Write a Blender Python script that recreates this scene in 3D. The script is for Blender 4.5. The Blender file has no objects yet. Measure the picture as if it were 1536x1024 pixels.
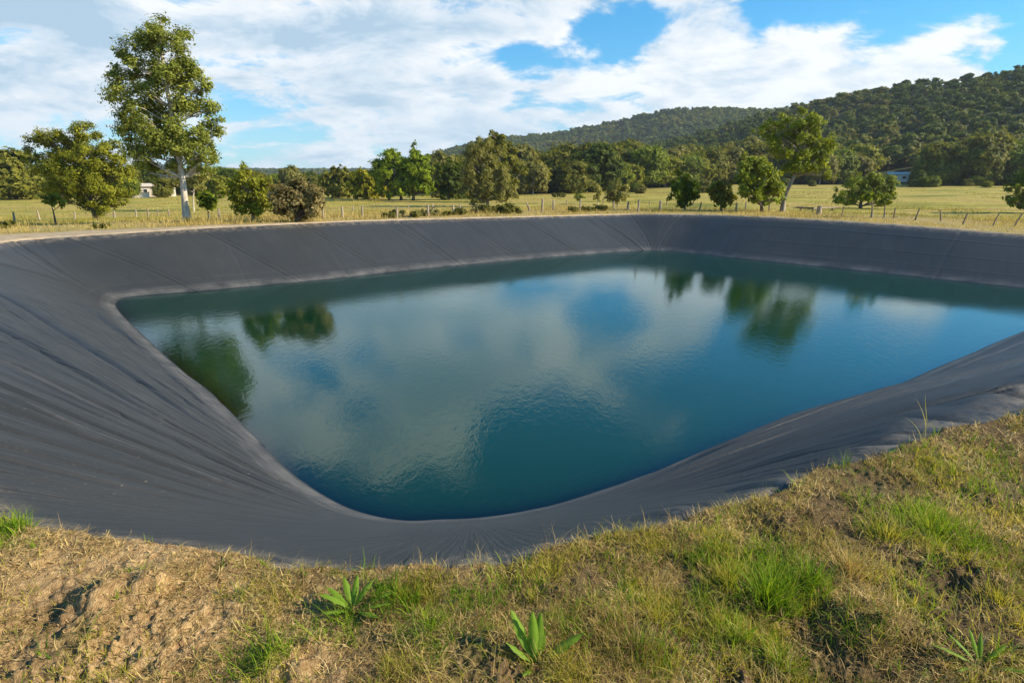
import bpy, math, random
import numpy as np
R = math.radians
rng = np.random.default_rng(7)
random.seed(7)
scene = bpy.context.scene
COL = scene.collection
FPX, PITCH, CAMH = 915.0, R(14.8), 1.7
CAM = np.array([0.0, 0.0, CAMH])
SUN_AZ, SUN_EL = R(98), R(29)          # azimuth clockwise from +Y (the view direction)
WATER_Z = -1.5

# ------------------------------------------------------------------ helpers
def ray(u, v):
    x = (u - 768) / FPX; y = -(v - 512) / FPX
    return np.array([x, math.cos(PITCH) + y * math.sin(PITCH), -math.sin(PITCH) + y * math.cos(PITCH)])
def at(u, v, z):
    r = ray(u, v); return CAM + r * ((z - CAMH) / r[2])
def at_y(u, v, y):
    r = ray(u, v); return CAM + r * (y / r[1])

_P = rng.permutation(4096).astype(np.int64)
_G = rng.random(4096)
def _h(ix, iy):
    return _G[_P[(ix + _P[iy & 4095]) & 4095]]
def vnoise(x, y):
    x = np.asarray(x, float); y = np.asarray(y, float)
    ix = np.floor(x).astype(np.int64); iy = np.floor(y).astype(np.int64)
    fx = x - ix; fy = y - iy
    fx = fx * fx * fx * (fx * (fx * 6 - 15) + 10); fy = fy * fy * fy * (fy * (fy * 6 - 15) + 10)
    a = _h(ix, iy); b = _h(ix + 1, iy); c = _h(ix, iy + 1); d = _h(ix + 1, iy + 1)
    return (a + (b - a) * fx) * (1 - fy) + (c + (d - c) * fx) * fy - 0.5
def fbm(x, y, o=4, g=0.5):
    s = 0; a = 1.0
    for k in range(o):
        s = s + a * vnoise(x * 2 ** k + 17.3 * k, y * 2 ** k - 9.1 * k); a *= g
    return s
def sstep(a, b, x):
    t = np.clip((x - a) / (b - a), 0, 1); return t * t * (3 - 2 * t)

def mesh_np(name, V, F, mat, parent=None, smooth=False, attrs=None):
    V = np.ascontiguousarray(V, np.float32); F = np.ascontiguousarray(F, np.int32)
    me = bpy.data.meshes.new(name)
    n = F.shape[1]
    me.vertices.add(len(V)); me.vertices.foreach_set('co', V.ravel())
    me.loops.add(F.size); me.loops.foreach_set('vertex_index', F.ravel())
    me.polygons.add(len(F)); me.polygons.foreach_set('loop_start', np.arange(0, F.size, n, dtype=np.int32))
    me.polygons.foreach_set('use_smooth', np.full(len(F), smooth, dtype=bool))
    for k, a in (attrs or {}).items():
        at_ = me.attributes.new(k, 'FLOAT', 'POINT'); at_.data.foreach_set('value', np.ascontiguousarray(a, np.float32).ravel())
    me.update(calc_edges=True)
    me.materials.append(mat)
    o = bpy.data.objects.new(name, me); COL.objects.link(o)
    if parent is not None: o.parent = parent
    return o
def tag(o, label=None, cat=None, group=None, kind=None):
    if label: o['label'] = label
    if cat: o['category'] = cat
    if group: o['group'] = group
    if kind: o['kind'] = kind
    return o
def empty(name, loc, label, cat, group=None, rz=0.0):
    o = bpy.data.objects.new(name, None); COL.objects.link(o)
    o.location = loc; o.rotation_euler = (0, 0, rz); o.empty_display_size = 0.3
    return tag(o, label, cat, group)
def copy_tree(o, parent=None):
    c = o.copy(); COL.objects.link(c); c.parent = parent
    for ch in list(o.children): copy_tree(ch, c)
    return c

class MB:
    """collects quads for one mesh"""
    def __init__(s): s.V = []; s.F = []; s.n = 0
    def add(s, V, F):
        V = np.asarray(V, float); F = np.asarray(F, int)
        s.V.append(V); s.F.append(F + s.n); s.n += len(V)
    def box(s, c, d, rz=0.0, taper=1.0):
        x, y, z = [k / 2 for k in d]
        P = np.array([[-x, -y, -z], [x, -y, -z], [x, y, -z], [-x, y, -z], [-x * taper, -y * taper, z], [x * taper, -y * taper, z], [x * taper, y * taper, z], [-x * taper, y * taper, z]])
        ca, sa = math.cos(rz), math.sin(rz)
        P = P @ np.array([[ca, sa, 0], [-sa, ca, 0], [0, 0, 1]]) + np.array(c)
        s.add(P, [[0, 3, 2, 1], [4, 5, 6, 7], [0, 1, 5, 4], [1, 2, 6, 5], [2, 3, 7, 6], [3, 0, 4, 7]])
    def tube(s, pts, rad, n=7, jit=0.0):
        pts = np.asarray(pts, float); m = len(pts); rad = np.broadcast_to(np.asarray(rad, float), (m,))
        T = np.gradient(pts, axis=0); T /= np.linalg.norm(T, axis=1)[:, None] + 1e-9
        ref = np.array([0.31, 0.95, 0.05]) if abs(T[0][1]) < .9 else np.array([1., 0, 0])
        A = np.cross(T, ref); A /= np.linalg.norm(A, axis=1)[:, None]; B = np.cross(T, A)
        th = np.linspace(0, 2 * math.pi, n, endpoint=False)
        rr = rad[:, None] * (1 + jit * (rng.random((m, n)) - .5))
        V = pts[:, None] + rr[..., None] * (A[:, None] * np.cos(th)[None, :, None] + B[:, None] * np.sin(th)[None, :, None])
        V = V.reshape(-1, 3)
        i = np.arange(m - 1)[:, None] * n; k = np.arange(n)[None]; k2 = (k + 1) % n
        F = np.stack([i + k, i + k2, i + n + k2, i + n + k], -1).reshape(-1, 4)
        V = np.vstack([V, pts[-1] + T[-1] * rad[-1] * .4]); e = len(V) - 1
        cap = [[(m - 1) * n + q, (m - 1) * n + (q + 1) % n, e, e] for q in range(0)]
        s.add(V, F)
        b0 = (m - 1) * n
        for q in range(0, n - 2, 2):
            s.F.append(np.array([[b0, b0 + q + 1, b0 + q + 2, b0 + (q + 3) % n if q + 3 < n else b0]]) + s.n - len(V)) if q + 3 < n else None
    def build(s, name, mat, parent=None, smooth=False):
        return mesh_np(name, np.vstack(s.V), np.vstack(s.F), mat, parent, smooth)

# ------------------------------------------------------------------ node helper
class NT:
    def __init__(s, nt): s.nt = nt
    def __call__(s, typ, ins=None, **kw):
        n = s.nt.nodes.new(typ)
        for k, v in kw.items(): setattr(n, k, v)
        for k, v in (ins or {}).items():
            sk = n.inputs[k]
            if isinstance(v, bpy.types.NodeSocket): s.nt.links.new(v, sk)
            else: sk.default_value = v
        return n
    def math(s, op, a, b=0.0, c=None, clamp=False):
        n = s.nt.nodes.new('ShaderNodeMath'); n.operation = op; n.use_clamp = clamp
        for i, v in enumerate([a, b] + ([c] if c is not None else [])):
            if isinstance(v, bpy.types.NodeSocket): s.nt.links.new(v, n.inputs[i])
            else: n.inputs[i].default_value = v
        return n.outputs[0]
    def mix(s, f, a, b, blend='MIX'):
        n = s.nt.nodes.new('ShaderNodeMix'); n.data_type = 'RGBA'; n.blend_type = blend
        for i, v in ((0, f), (6, a), (7, b)):
            if isinstance(v, bpy.types.NodeSocket): s.nt.links.new(v, n.inputs[i])
            else: n.inputs[i].default_value = v if i == 0 else (*v, 1)[:4]
        return n.outputs[2]
    def ramp(s, f, stops, mode='LINEAR'):
        n = s.nt.nodes.new('ShaderNodeValToRGB'); cr = n.color_ramp; cr.interpolation = mode
        while len(cr.elements) < len(stops): cr.elements.new(0.5)
        for e, (p, c) in zip(cr.elements, stops):
            e.position = p; e.color = (*c, 1)[:4] if len(c) == 3 else c
        s.nt.links.new(f, n.inputs[0]); return n.outputs[0]
    def noise(s, vec, scale, detail=4, rough=0.55, dist=0.0):
        n = s('ShaderNodeTexNoise', {'Scale': scale, 'Detail': detail, 'Roughness': rough, 'Distortion': dist})
        if vec is not None: s.nt.links.new(vec, n.inputs['Vector'])
        return n.outputs[0]
    def mapr(s, v, a, b, c=0.0, d=1.0, smooth=False):
        n = s('ShaderNodeMapRange', {1: a, 2: b, 3: c, 4: d}); n.interpolation_type = 'SMOOTHSTEP' if smooth else 'LINEAR'
        s.nt.links.new(v, n.inputs[0]); return n.outputs[0]
def newmat(name):
    m = bpy.data.materials.new(name); m.use_nodes = True
    nt = m.node_tree; nt.nodes.clear(); g = NT(nt)
    out = g('ShaderNodeOutputMaterial')
    return m, g, out
def pos(g): return g('ShaderNodeNewGeometry').outputs['Position']
def objc(g): return g('ShaderNodeTexCoord').outputs['Object']
def bump(g, h, strength, dist): return g('ShaderNodeBump', {'Strength': strength, 'Distance': dist, 'Height': h}).outputs[0]

def leaf_mat(name, dark, mid, lite, transl=0.42, rough=0.55):
    m, g, out = newmat(name)
    geo = g('ShaderNodeNewGeometry')
    rnd = geo.outputs['Random Per Island']
    nz = g.noise(objc(g), 1.1, 3)
    f = g.math('ADD', g.math('MULTIPLY', rnd, 0.55), g.mapr(nz, .3, .7, 0, .45))
    c = g.ramp(f, [(0.05, dark), (0.5, mid), (0.95, lite)])
    p = g('ShaderNodeBsdfPrincipled', {'Base Color': c, 'Roughness': rough, 'Specular IOR Level': 0.16})
    t = g('ShaderNodeBsdfTranslucent', {'Color': g.mix(1.0, c, (1.25, 1.2, .55), 'MULTIPLY')})
    x = g('ShaderNodeMixShader', {0: transl, 1: p.outputs[0], 2: t.outputs[0]})
    g.nt.links.new(x.outputs[0], out.inputs[0]); return m
def bark_mat(name, c0, c1, sc=6.0):
    m, g, out = newmat(name)
    mp = g('ShaderNodeMapping', {'Vector': objc(g), 'Scale': (1, 1, .25)}).outputs[0]
    nz = g.noise(mp, sc, 5, .65)
    c = g.ramp(nz, [(.32, c0), (.62, c1)])
    p = g('ShaderNodeBsdfPrincipled', {'Base Color': c, 'Roughness': .85, 'Normal': bump(g, nz, .6, .03)})
    g.nt.links.new(p.outputs[0], out.inputs[0]); return m
def plain_mat(name, c0, c1, rough=.8, sc=8.0, bmp=.3):
    m, g, out = newmat(name)
    nz = g.noise(objc(g), sc, 5, .6)
    c = g.ramp(nz, [(.3, c0), (.7, c1)])
    p = g('ShaderNodeBsdfPrincipled', {'Base Color': c, 'Roughness': rough, 'Normal': bump(g, nz, bmp, .01)})
    g.nt.links.new(p.outputs[0], out.inputs[0]); return m

# ------------------------------------------------------------------ pond outline (metres)
W = lambda u, v: at(u, v, WATER_Z)[:2]
pairs = [  # (rim xy, rim z, water xy), clockwise as seen from the camera: near corner, left bank, far left, far corner, far right, right corner, near right
 ((-.51, 2.41), 0, W(660, 778)), ((-.87, 2.42), 0, W(610, 780)), ((-1.77, 2.61), 0, W(560, 773)), ((-2.66, 2.83), 0, W(510, 757)), ((-3.6, 3.4), 0, W(460, 728)),
 ((-4.75, 4.4), 0, W(420, 695)), ((-6.6, 6.3), 0, W(340, 610)), ((-8.7, 8.75), 0, W(255, 540)), ((-10.9, 11.4), 0, W(203, 493)),
 ((-13.1, 14.2), 0, W(176, 463)), ((-14.35, 16.9), .0, W(177, 452))]
FLW = [(200, 445), (300, 437), (390, 428.5), (480, 420), (590, 408.5), (700, 397), (800, 388), (900, 380), (960, 376.5)]
FLR = [(50, 358), (205, 348), (310, 341.5), (400, 337.2), (520, 332), (640, 328.6), (745, 326), (850, 323.5), (930, 321.7)]
na = np.array([-.565, .825])
for (wu, wv), (ru, rv) in zip(FLW, FLR):
    w = W(wu, wv); best = None
    for z in np.linspace(-.5, .6, 111):
        r = at(ru, rv, z)[:2]; e = abs((r - w) @ na - 3.4)
        if best is None or e < best[0]: best = (e, r, z)
    pairs.append((tuple(best[1]), best[2], w))
FRW = [(985, 376), (1020, 378), (1100, 387), (1250, 402), (1400, 418), (1536, 432)]
FRR = [(990, 321), (1050, 322.3), (1140, 325.4), (1275, 333), (1420, 343.6), (1550, 354)]
nb = np.array([.788, .616])
for i, ((wu, wv), (ru, rv)) in enumerate(zip(FRW, FRR)):
    w = W(wu, wv); best = None
    n_ = nb if i > 1 else (nb + na) / np.linalg.norm(nb + na)
    for z in np.linspace(-.5, .6, 111):
        r = at(ru, rv, z)[:2]; e = abs((r - w) @ n_ - 3.2)
        if best is None or e < best[0]: best = (e, r, z)
    pairs.append((tuple(best[1]), best[2], w))
pairs += [((20.0, 18.6), -.12, np.array([16.75, 17.3])), ((20.3, 16.2), -.06, np.array([16.75, 16.75])), ((18.4, 13.6), 0, np.array([15.8, 16.15])),
 ((13.9, 10.2), 0, W(1536, 499)), ((11.2, 7.9), 0, W(1440, 541)), ((8.6, 6.6), 0, W(1340, 583)), ((6.2, 5.4), 0, W(1200, 628)), ((4.4, 4.6), 0, W(1100, 662)),
 ((2.89, 3.88), 0, W(1000, 700)), ((1.35, 3.08), 0, W(860, 748)), ((.54, 2.69), 0, W(790, 765)), ((.0, 2.5), 0, W(720, 775))]
NP_ = len(pairs)
ctl = np.array([[*p[0], p[1], *p[2]] for p in pairs], float)
def catmull(C, t):
    n = len(C); i = np.floor(t).astype(int); f = (t - i)[:, None]
    a, b, c, d = C[(i - 1) % n], C[i % n], C[(i + 1) % n], C[(i + 2) % n]
    return .5 * (2 * b + (c - a) * f + (2 * a - 5 * b + 4 * c - d) * f ** 2 + (3 * b - 3 * c + d - a) * f ** 3)
# even arc-length parameter along the mean of rim and water loops
tt = np.linspace(0, NP_, 4001)[:-1]
LOOP = catmull(ctl, tt)
mid = (LOOP[:, :2] + LOOP[:, 3:]) / 2
cc = (LOOP[:, :2] * .5 + LOOP[:, 3:] * .5)
seg = np.linalg.norm(np.roll(cc, -1, 0) - cc, axis=1)
ARC = np.concatenate([[0], np.cumsum(seg)]); PER = ARC[-1]
def loop_at(t): return catmull(ctl, t)
RIM = catmull(ctl, np.linspace(0, NP_, 161)[:-1])
RIM2, RIMZ = RIM[:, :2], RIM[:, 2]

def rim_dist(x, y):
    """signed distance to the liner's rim (positive outside) and the rim height at the nearest point"""
    x = np.asarray(x, float).ravel(); y = np.asarray(y, float).ravel()
    D = np.full(len(x), 1e9); Z = np.zeros(len(x)); ins = np.zeros(len(x), bool)
    for i in range(len(RIM2)):
        a = RIM2[i]; b = RIM2[(i + 1) % len(RIM2)]; e = b - a
        px_ = x - a[0]; py_ = y - a[1]
        h = np.clip((px_ * e[0] + py_ * e[1]) / (e @ e), 0, 1)
        d = (px_ - h * e[0]) ** 2 + (py_ - h * e[1]) ** 2
        m = d < D; D[m] = d[m]; Z[m] = (RIMZ[i] + (RIMZ[(i + 1) % len(RIM2)] - RIMZ[i]) * h)[m]
        c = ((a[1] > y) != (b[1] > y)) & (x < (b[0] - a[0]) * (y - a[1]) / (b[1] - a[1] + 1e-12) + a[0])
        ins ^= c
    D = np.sqrt(D); return np.where(ins, -D, D), Z

# ------------------------------------------------------------------ terrain height
def azel(u, v):
    r = ray(u, v); return math.atan2(r[0], r[1]), r[2] / math.hypot(r[0], r[1])
def skyl(lst):
    a = np.array([azel(*p) for p in lst]); return a[:, 0], a[:, 1]
NA, NE = skyl([(560, 262), (700, 252), (780, 240), (870, 226), (960, 207), (1080, 180), (1180, 151), (1280, 131), (1420, 107), (1536, 88), (1700, 74), (2100, 85)])
FA, FE = skyl([(-900, 262), (0, 258), (300, 252), (560, 252), (600, 246), (650, 230), (715, 208), (820, 197), (920, 181), (1000, 161), (1080, 158), (1160, 158), (1280, 146), (1400, 140), (1700, 120)])
def hills(x, y):
    a = np.arctan2(x, y); d = np.hypot(x, y)
    dN = np.interp(a, [-.4, -.1, .25, .7], [420, 420, 370, 320]); dF = np.interp(a, [-.5, -.18, -.1, .3, .8], [1500, 1400, 900, 720, 650])
    eN = np.interp(a, NA, NE, left=-.004, right=NE[-1]); eF = np.interp(a, FA, FE)
    zN = np.maximum(eN * dN + CAMH - 5.5, -1); zF = np.maximum(eF * dF + CAMH - 5.0, 0)
    back = np.abs(a) > 1.6
    d0 = np.interp(a, [-.3, -.1, .12, .35, .7], [200, 128, 132, 165, 162])
    base = -1.0 + sstep(60, 175, d) * np.interp(a, [-.2, 0, .12, .35], [.2, .4, .8, 1.8])
    t = np.clip((d - d0) / (dN - d0), 0, 1); up = base + (zN - base) * (t ** 1.25)
    t2 = np.clip((d - dN) / (dF - dN), 0, 1)
    dip = zN + (zF - zN) * t2 - 22 * np.sin(math.pi * t2) * sstep(-.1, .2, a)
    h = np.where(d < dN, up, dip)
    h = np.where(d > dF, zF - (d - dF) * .05, h)
    rough = fbm(x / 80, y / 80, 2) * 6 * sstep(.05, .9, np.clip((d - d0) / (dN - d0), 0, 1.2)) * sstep(-.15, .25, a)
    return np.where(back, -1.0, h + rough * (d < dF * 1.01))
SPOTS = []   # extra lumps / hollows in the near soil: (x, y, radius, height)
for u, v, r, h in [(1455, 868, .10, .05), (1420, 892, .10, -.035), (1180, 785, .16, .04), (1150, 800, .12, -.03), (150, 905, .14, .07), (90, 915, .12, -.03), (240, 880, .1, .05), (560, 905, .14, .05), (1235, 960, .1, -.015), (1300, 940, .13, .05), (450, 985, .14, .05)]:
    p = at(u, v, 0); SPOTS.append((p[0], p[1], r, h))
def micro(x, y):
    """lumps of the turned soil close to the camera"""
    n = fbm(x * 1.1, y * 1.1, 2) * .05
    c = np.abs(fbm(x * 9 + fbm(x * 3, y * 3, 2), y * 9, 3, .55)) * .030
    u = x * .82 + y * .57; w = -x * .57 + y * .82
    q = np.maximum(vnoise(u * 22, w * 34) + .05, 0) * .026 + np.maximum(vnoise(u * 48 + 5, w * 66), 0) * .020 + vnoise(x * 95, y * 95) * .008
    h = n - c + q * (.6 + .9 * sstep(-.2, .3, vnoise(x * 2.1, y * 2.1)))
    for sx, sy, r, hh in SPOTS:
        d2 = ((x - sx) ** 2 + (y - sy) ** 2) / r ** 2
        h = h + hh * np.exp(-d2) * (1 + 1.2 * vnoise(x * 16, y * 16))
    return h
def ground_z(x, y, detail=True, rd=None):
    x = np.asarray(x, float); y = np.asarray(y, float); sh = x.shape
    x = x.ravel(); y = y.ravel(); d = np.hypot(x, y)
    z = hills(x, y)
    near = d < 95
    if near.any():
        xn, yn = x[near], y[near]
        sd, zr = rim_dist(xn, yn)
        plat = zr * np.exp(-np.maximum(sd, 0) / 8)
        behind = sstep(10, 15, yn - .15 * np.abs(xn))        # the far sides fall away to the paddock, the camera side stays level
        fld = plat + (-1.0 - plat) * sstep(1.5, 34, sd) * behind
        fld = fld + .10 * fbm(xn / 4, yn / 4, 3) * sstep(2, 8, sd)
        w = sstep(50, 90, d[near])
        zz = fld * (1 - w) + z[near] * w
        if detail:
            mm = micro(xn, yn); nearside = 1 - sstep(10, 14, yn - .15 * np.abs(xn)); fade = np.clip(1.35 - d[near] / 14, .12, 1)
            edge = .010 + mm * .45 + .012 * fbm(xn * 2.2, yn * 2.2, 2)
            out_ = mm * fade * sstep(-.02, .3, sd) + edge * (1 - sstep(-.02, .3, sd)) * fade + .012
            inn = np.minimum(sd - .015 + (.10 * fbm(xn * 2.6, yn * 2.6, 4) + .02 * vnoise(xn * 24, yn * 24)) * nearside, 0)
            zz = zz + out_
            zz = np.where(sd < .15, zz + inn * 2.6, zz)
            zz = np.where(sd < -.5, zr + sd * .5 - .55, zz)
        z[near] = zz
    return z.reshape(sh)
def gz(x, y): return float(ground_z(np.array([x]), np.array([y]), detail=math.hypot(x, y) < 14)[0])
def on_ground(u, v):
    r = ray(u, v); t = np.geomspace(2, 2500, 4000)
    P = CAM[None] + r[None] * t[:, None]
    z = ground_z(P[:, 0], P[:, 1], detail=False)
    k = np.argmax(P[:, 2] < z)
    if P[k, 2] >= z[k]: k = len(t) - 1
    return P[k, 0], P[k, 1], z[k]

# ------------------------------------------------------------------ camera, light, sky
cam_d = bpy.data.cameras.new('camera'); cam = bpy.data.objects.new('camera', cam_d); COL.objects.link(cam)
cam.location = CAM; cam.rotation_euler = (R(90) - PITCH, 0, 0)
cam_d.sensor_width = 36; cam_d.lens = 36 * FPX / 1536; cam_d.clip_start = .05; cam_d.clip_end = 8000
scene.camera = cam
sun_d = bpy.data.lights.new('sun', 'SUN'); sun = bpy.data.objects.new('sun', sun_d); COL.objects.link(sun)
sun_d.energy = 5.0; sun_d.angle = R(.6); sun_d.color = (1, .87, .68)
sv = np.array([math.sin(SUN_AZ) * math.cos(SUN_EL), math.cos(SUN_AZ) * math.cos(SUN_EL), math.sin(SUN_EL)])
from mathutils import Vector
sun.rotation_euler = Vector(sv).to_track_quat('Z', 'Y').to_euler()
sun.location = (30, -8, 30)

world = bpy.data.worlds.new('World'); scene.world = world; world.use_nodes = True
g = NT(world.node_tree); world.node_tree.nodes.clear()
wout = g('ShaderNodeOutputWorld')
sky = g('ShaderNodeTexSky', sky_type='NISHITA'); sky.sun_disc = False
sky.sun_elevation = SUN_EL; sky.sun_rotation = SUN_AZ; sky.altitude = 200; sky.air_density = 1.0; sky.dust_density = .4; sky.ozone_density = 2.2
dirv = g('ShaderNodeTexCoord').outputs['Generated']
sep = g('ShaderNodeSeparateXYZ', {0: dirv})
zz_ = g.math('ADD', g.math('MAXIMUM', sep.outputs[2], 0.0), 0.30)
pl = g('ShaderNodeCombineXYZ', {0: g.math('DIVIDE', sep.outputs[0], zz_), 1: g.math('DIVIDE', sep.outputs[1], zz_), 2: 0.0}).outputs[0]
rot = g('ShaderNodeMapping', {'Vector': pl, 'Rotation': (0, 0, R(-50)), 'Scale': (.95, 1.15, 1), 'Location': (1.7, .6, 0)}).outputs[0]
def blob(u, v, r0, r1, amt):
    d = ray(u, v); d = d / np.linalg.norm(d)
    dp = g('ShaderNodeVectorMath', {0: dirv, 1: tuple(d)}, operation='DOT_PRODUCT').outputs['Value']
    return g.mapr(dp, math.cos(R(r1)), math.cos(R(r0)), 0.0, amt, True)
cov = None
BLOBS = [(480, 40, 5, 24, .17), (80, 90, 1, 9, .10), (20, 50, 2, 9, .12), (60, 200, 2, 9, .0), (650, 110, 3, 13, .10), (1110, 110, 2, 8, .22), (1230, 95, 2, 6, .2), (1330, 95, 3, 9, .40), (1450, 100, 2, 6, .34), (1030, 70, 2, 6, .20), (900, 90, 2, 9, .10), (870, 10, 1, 5, .14), (1000, 200, 2, 9, .18), (1180, 160, 2, 9, .16), (740, 180, 1, 6, .10),
         (1500, 10, 1, 6, -.40), (1330, -40, 2, 7.0, -.42), (1200, -5, 1, 4.5, -.40), (955, 50, .5, 3.4, -.26), (880, 75, .5, 3.4, -.22), (790, 105, .5, 3.4, -.22), (1110, 50, .5, 2.5, -.14), (1536, 100, .5, 2.5, -.24), (1500, 52, .5, 2.2, .14), (420, 215, 2, 8, -.10), (190, 140, 1, 6, -.04), (250, 190, 1, 8, -.06), (930, 150, .5, 3, -.1),
         (150, -300, 6, 26, .10), (1500, -380, 8, 30, -.26), (790, -215, 1, 5.5, -.34), (905, -200, 1, 4, -.24), (850, -330, 2, 6, -.26), (1000, -120, 2, 8, .20), (690, -150, 2, 8, .14), (620, -330, 3, 10, .10), (1000, -260, 2, 7, .16), (1250, -130, 2, 6, -.18), (1380, -150, 2, 6, .10), (900, -430, 3, 8, .14)]
for b in BLOBS:
    s_ = blob(*b); cov = s_ if cov is None else g.math('ADD', cov, s_)
n1 = g.noise(rot, 3.1, 11, .63, .3)
rot2 = g('ShaderNodeMapping', {'Vector': rot, 'Location': (.05, -.06, 0)}).outputs[0]
n2 = g.noise(rot2, 3.1, 11, .63, .3)
dens = g.math('ADD', g.math('MULTIPLY_ADD', n1, 1.55, -.275), cov)
dens = g.math('SUBTRACT', dens, g.mapr(sep.outputs[2], .29, .50, 0, .30, True))
mask = g.mapr(dens, .46, .71, 0, 1, True)
thick = g.mapr(dens, .66, .95, 0, 1, True)
lit = g.mapr(g.math('SUBTRACT', n1, n2), -.12, .12, 0, 1)
soft = g.noise(rot, 1.3, 4, .5)
shade = g.math('ADD', g.math('MULTIPLY', lit, .62), g.mapr(soft, .3, .7, 0, .55))
leftness = blob(200, 150, 10, 42, .74)
shade2 = g.math('SUBTRACT', shade, g.math('MULTIPLY', thick, leftness), clamp=True)
ccol = g.ramp(shade2, [(.0, (3.5, 4.7, 5.8)), (.26, (4.9, 5.8, 6.6)), (.52, (6.4, 6.8, 7.2)), (.80, (7.7, 7.75, 7.75))])
skyc = g.mix(1.0, sky.outputs[0], g.mix(g.mapr(sep.outputs[2], .02, .26, 0, 1, True), (.52, 1.0, 1.26), (.25, 1.08, 1.42)), 'MULTIPLY')
skyc = g.mix(g.math('MULTIPLY', mask, .95), skyc, ccol)
lowhaze = g.mapr(sep.outputs[2], 0.0, .13, .42, 0)
skyc = g.mix(lowhaze, skyc, (4.4, 5.7, 7.2))
bg = g('ShaderNodeBackground', {'Color': skyc, 'Strength': .078})
g.nt.links.new(bg.outputs[0], wout.inputs[0])
scene.view_settings.view_transform = 'Standard'; scene.view_settings.look = 'None'; scene.view_settings.exposure = 0.84; scene.view_settings.gamma = 1.0

# ------------------------------------------------------------------ ground
def ground_material():
    m, g, out = newmat('soil_and_grass')
    P = pos(g)
    rd = g('ShaderNodeAttribute', attribute_name='rim').outputs['Fac']
    dd = g('ShaderNodeAttribute', attribute_name='far').outputs['Fac']      # distance from the pond's camera side, metres
    wood = g('ShaderNodeAttribute', attribute_name='wood').outputs['Fac']
    green = g('ShaderNodeAttribute', attribute_name='green').outputs['Fac']
    track = g('ShaderNodeAttribute', attribute_name='track').outputs['Fac']
    moist = g('ShaderNodeAttribute', attribute_name='moist').outputs['Fac']
    n_f = g.noise(P, 34, 6, .68); n_m = g.noise(P, 5, 5, .6); n_l = g.noise(P, .16, 4, .6)
    soil = g.ramp(n_f, [(.28, (.14, .078, .032)), (.45, (.40, .248, .104)), (.62, (.66, .455, .215))])
    soil = g.mix(g.math('MULTIPLY', g.mapr(n_m, .42, .62), .4), soil, (.27, .165, .085))
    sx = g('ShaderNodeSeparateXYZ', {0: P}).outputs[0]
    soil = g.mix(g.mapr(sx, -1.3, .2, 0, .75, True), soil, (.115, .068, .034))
    soil = g.mix(g.math('MULTIPLY', moist, .72), soil, (.085, .052, .03))
    mossy = g.ramp(n_f, [(.3, (.06, .075, .018)), (.65, (.20, .20, .06))])
    soil = g.mix(g.math('MULTIPLY', green, g.mapr(n_m, .4, .58, .15, .8)), soil, mossy)
    mp = g('ShaderNodeMapping', {'Vector': P, 'Scale': (.35, 1.0, 1)}).outputs[0]
    field = g.ramp(g.noise(mp, .22, 6, .62), [(.34, (.12, .13, .02)), (.44, (.29, .26, .04)), (.51, (.46, .36, .08)), (.58, (.38, .26, .085)), (.66, (.33, .29, .05)), (.74, (.42, .30, .12))])
    field = g.mix(g.mapr(g.noise(P, 1.4, 6, .75), .44, .66, 0, .75), field, (.16, .165, .03))
    dry = g.ramp(n_m, [(.3, (.24, .175, .07)), (.55, (.42, .31, .13)), (.75, (.32, .27, .08))])
    verge = g.math('MULTIPLY', g.mapr(rd, 14, 5, 0, 1, True), g.mapr(g.noise(P, .35, 3), .35, .6, .35, 1))
    fld = g.mix(verge, field, dry)
    sand = g.ramp(g.noise(P, 3, 5, .6), [(.3, (.36, .27, .165)), (.7, (.52, .41, .28))])
    fld = g.mix(track, fld, sand)
    col = g.mix(g.mapr(dd, 9, 13, 0, 1, True), soil, fld)
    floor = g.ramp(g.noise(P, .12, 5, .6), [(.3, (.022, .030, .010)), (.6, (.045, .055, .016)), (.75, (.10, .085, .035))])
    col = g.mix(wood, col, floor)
    hb = g.math('ADD', g.math('MULTIPLY', n_f, .7), g.noise(P, 110, 3, .7))
    p = g('ShaderNodeBsdfPrincipled', {'Base Color': col, 'Roughness': .95, 'Specular IOR Level': .15, 'Normal': bump(g, hb, .9, .02)})
    g.nt.links.new(p.outputs[0], out.inputs[0]); return m
GREEN = []   # green patches of the near ground (x, y, r, amount)
for u, v, r, a in [(560, 910, .22, 1), (650, 925, .22, 1), (420, 870, .2, .6), (850, 930, .25, .5), (1090, 850, .35, .8), (1180, 860, .3, 1), (1280, 900, .3, .7), (1400, 780, .45, 1), (1460, 810, .35, .9), (1330, 800, .3, .7), (1130, 920, .25, .9),
                   (960, 960, .3, .5), (1500, 720, .6, .7), (1050, 800, .4, .4), (20, 795, .25, 1), (1480, 1000, .15, .6), (520, 850, .25, .5), (900, 830, .3, .35), (110, 970, .1, .5), (700, 985, .2, .5), (1350, 690, .4, .5), (390, 990, .15, .5), (1200, 990, .2, .5), (760, 900, .25, .5)]:
    p = at(u, v, 0); GREEN.append((p[0], p[1], r, a))
MOIST = []
for u, v, r, a in [(1440, 985, .45, 1), (1180, 785, .3, .8), (1430, 885, .18, 1), (1100, 990, .3, .5), (1300, 740, .35, .7), (1490, 655, .5, .7), (30, 1000, .22, .55), (560, 950, .15, .7), (880, 850, .25, .4), (720, 1010, .2, .5), (100, 905, .15, .6), (1380, 860, .3, .5)]:
    p = at(u, v, 0); MOIST.append((p[0], p[1], r, a))
def field_of(L, x, y, k=.35):
    s = np.zeros_like(x)
    w = 1 + k * 2 * fbm(x * 5, y * 5, 3)
    for a, b, r, m in L: s = np.maximum(s, m * np.exp(-((x - a) ** 2 + (y - b) ** 2) / r ** 2 * w))
    return np.clip(s, 0, 1)
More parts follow.
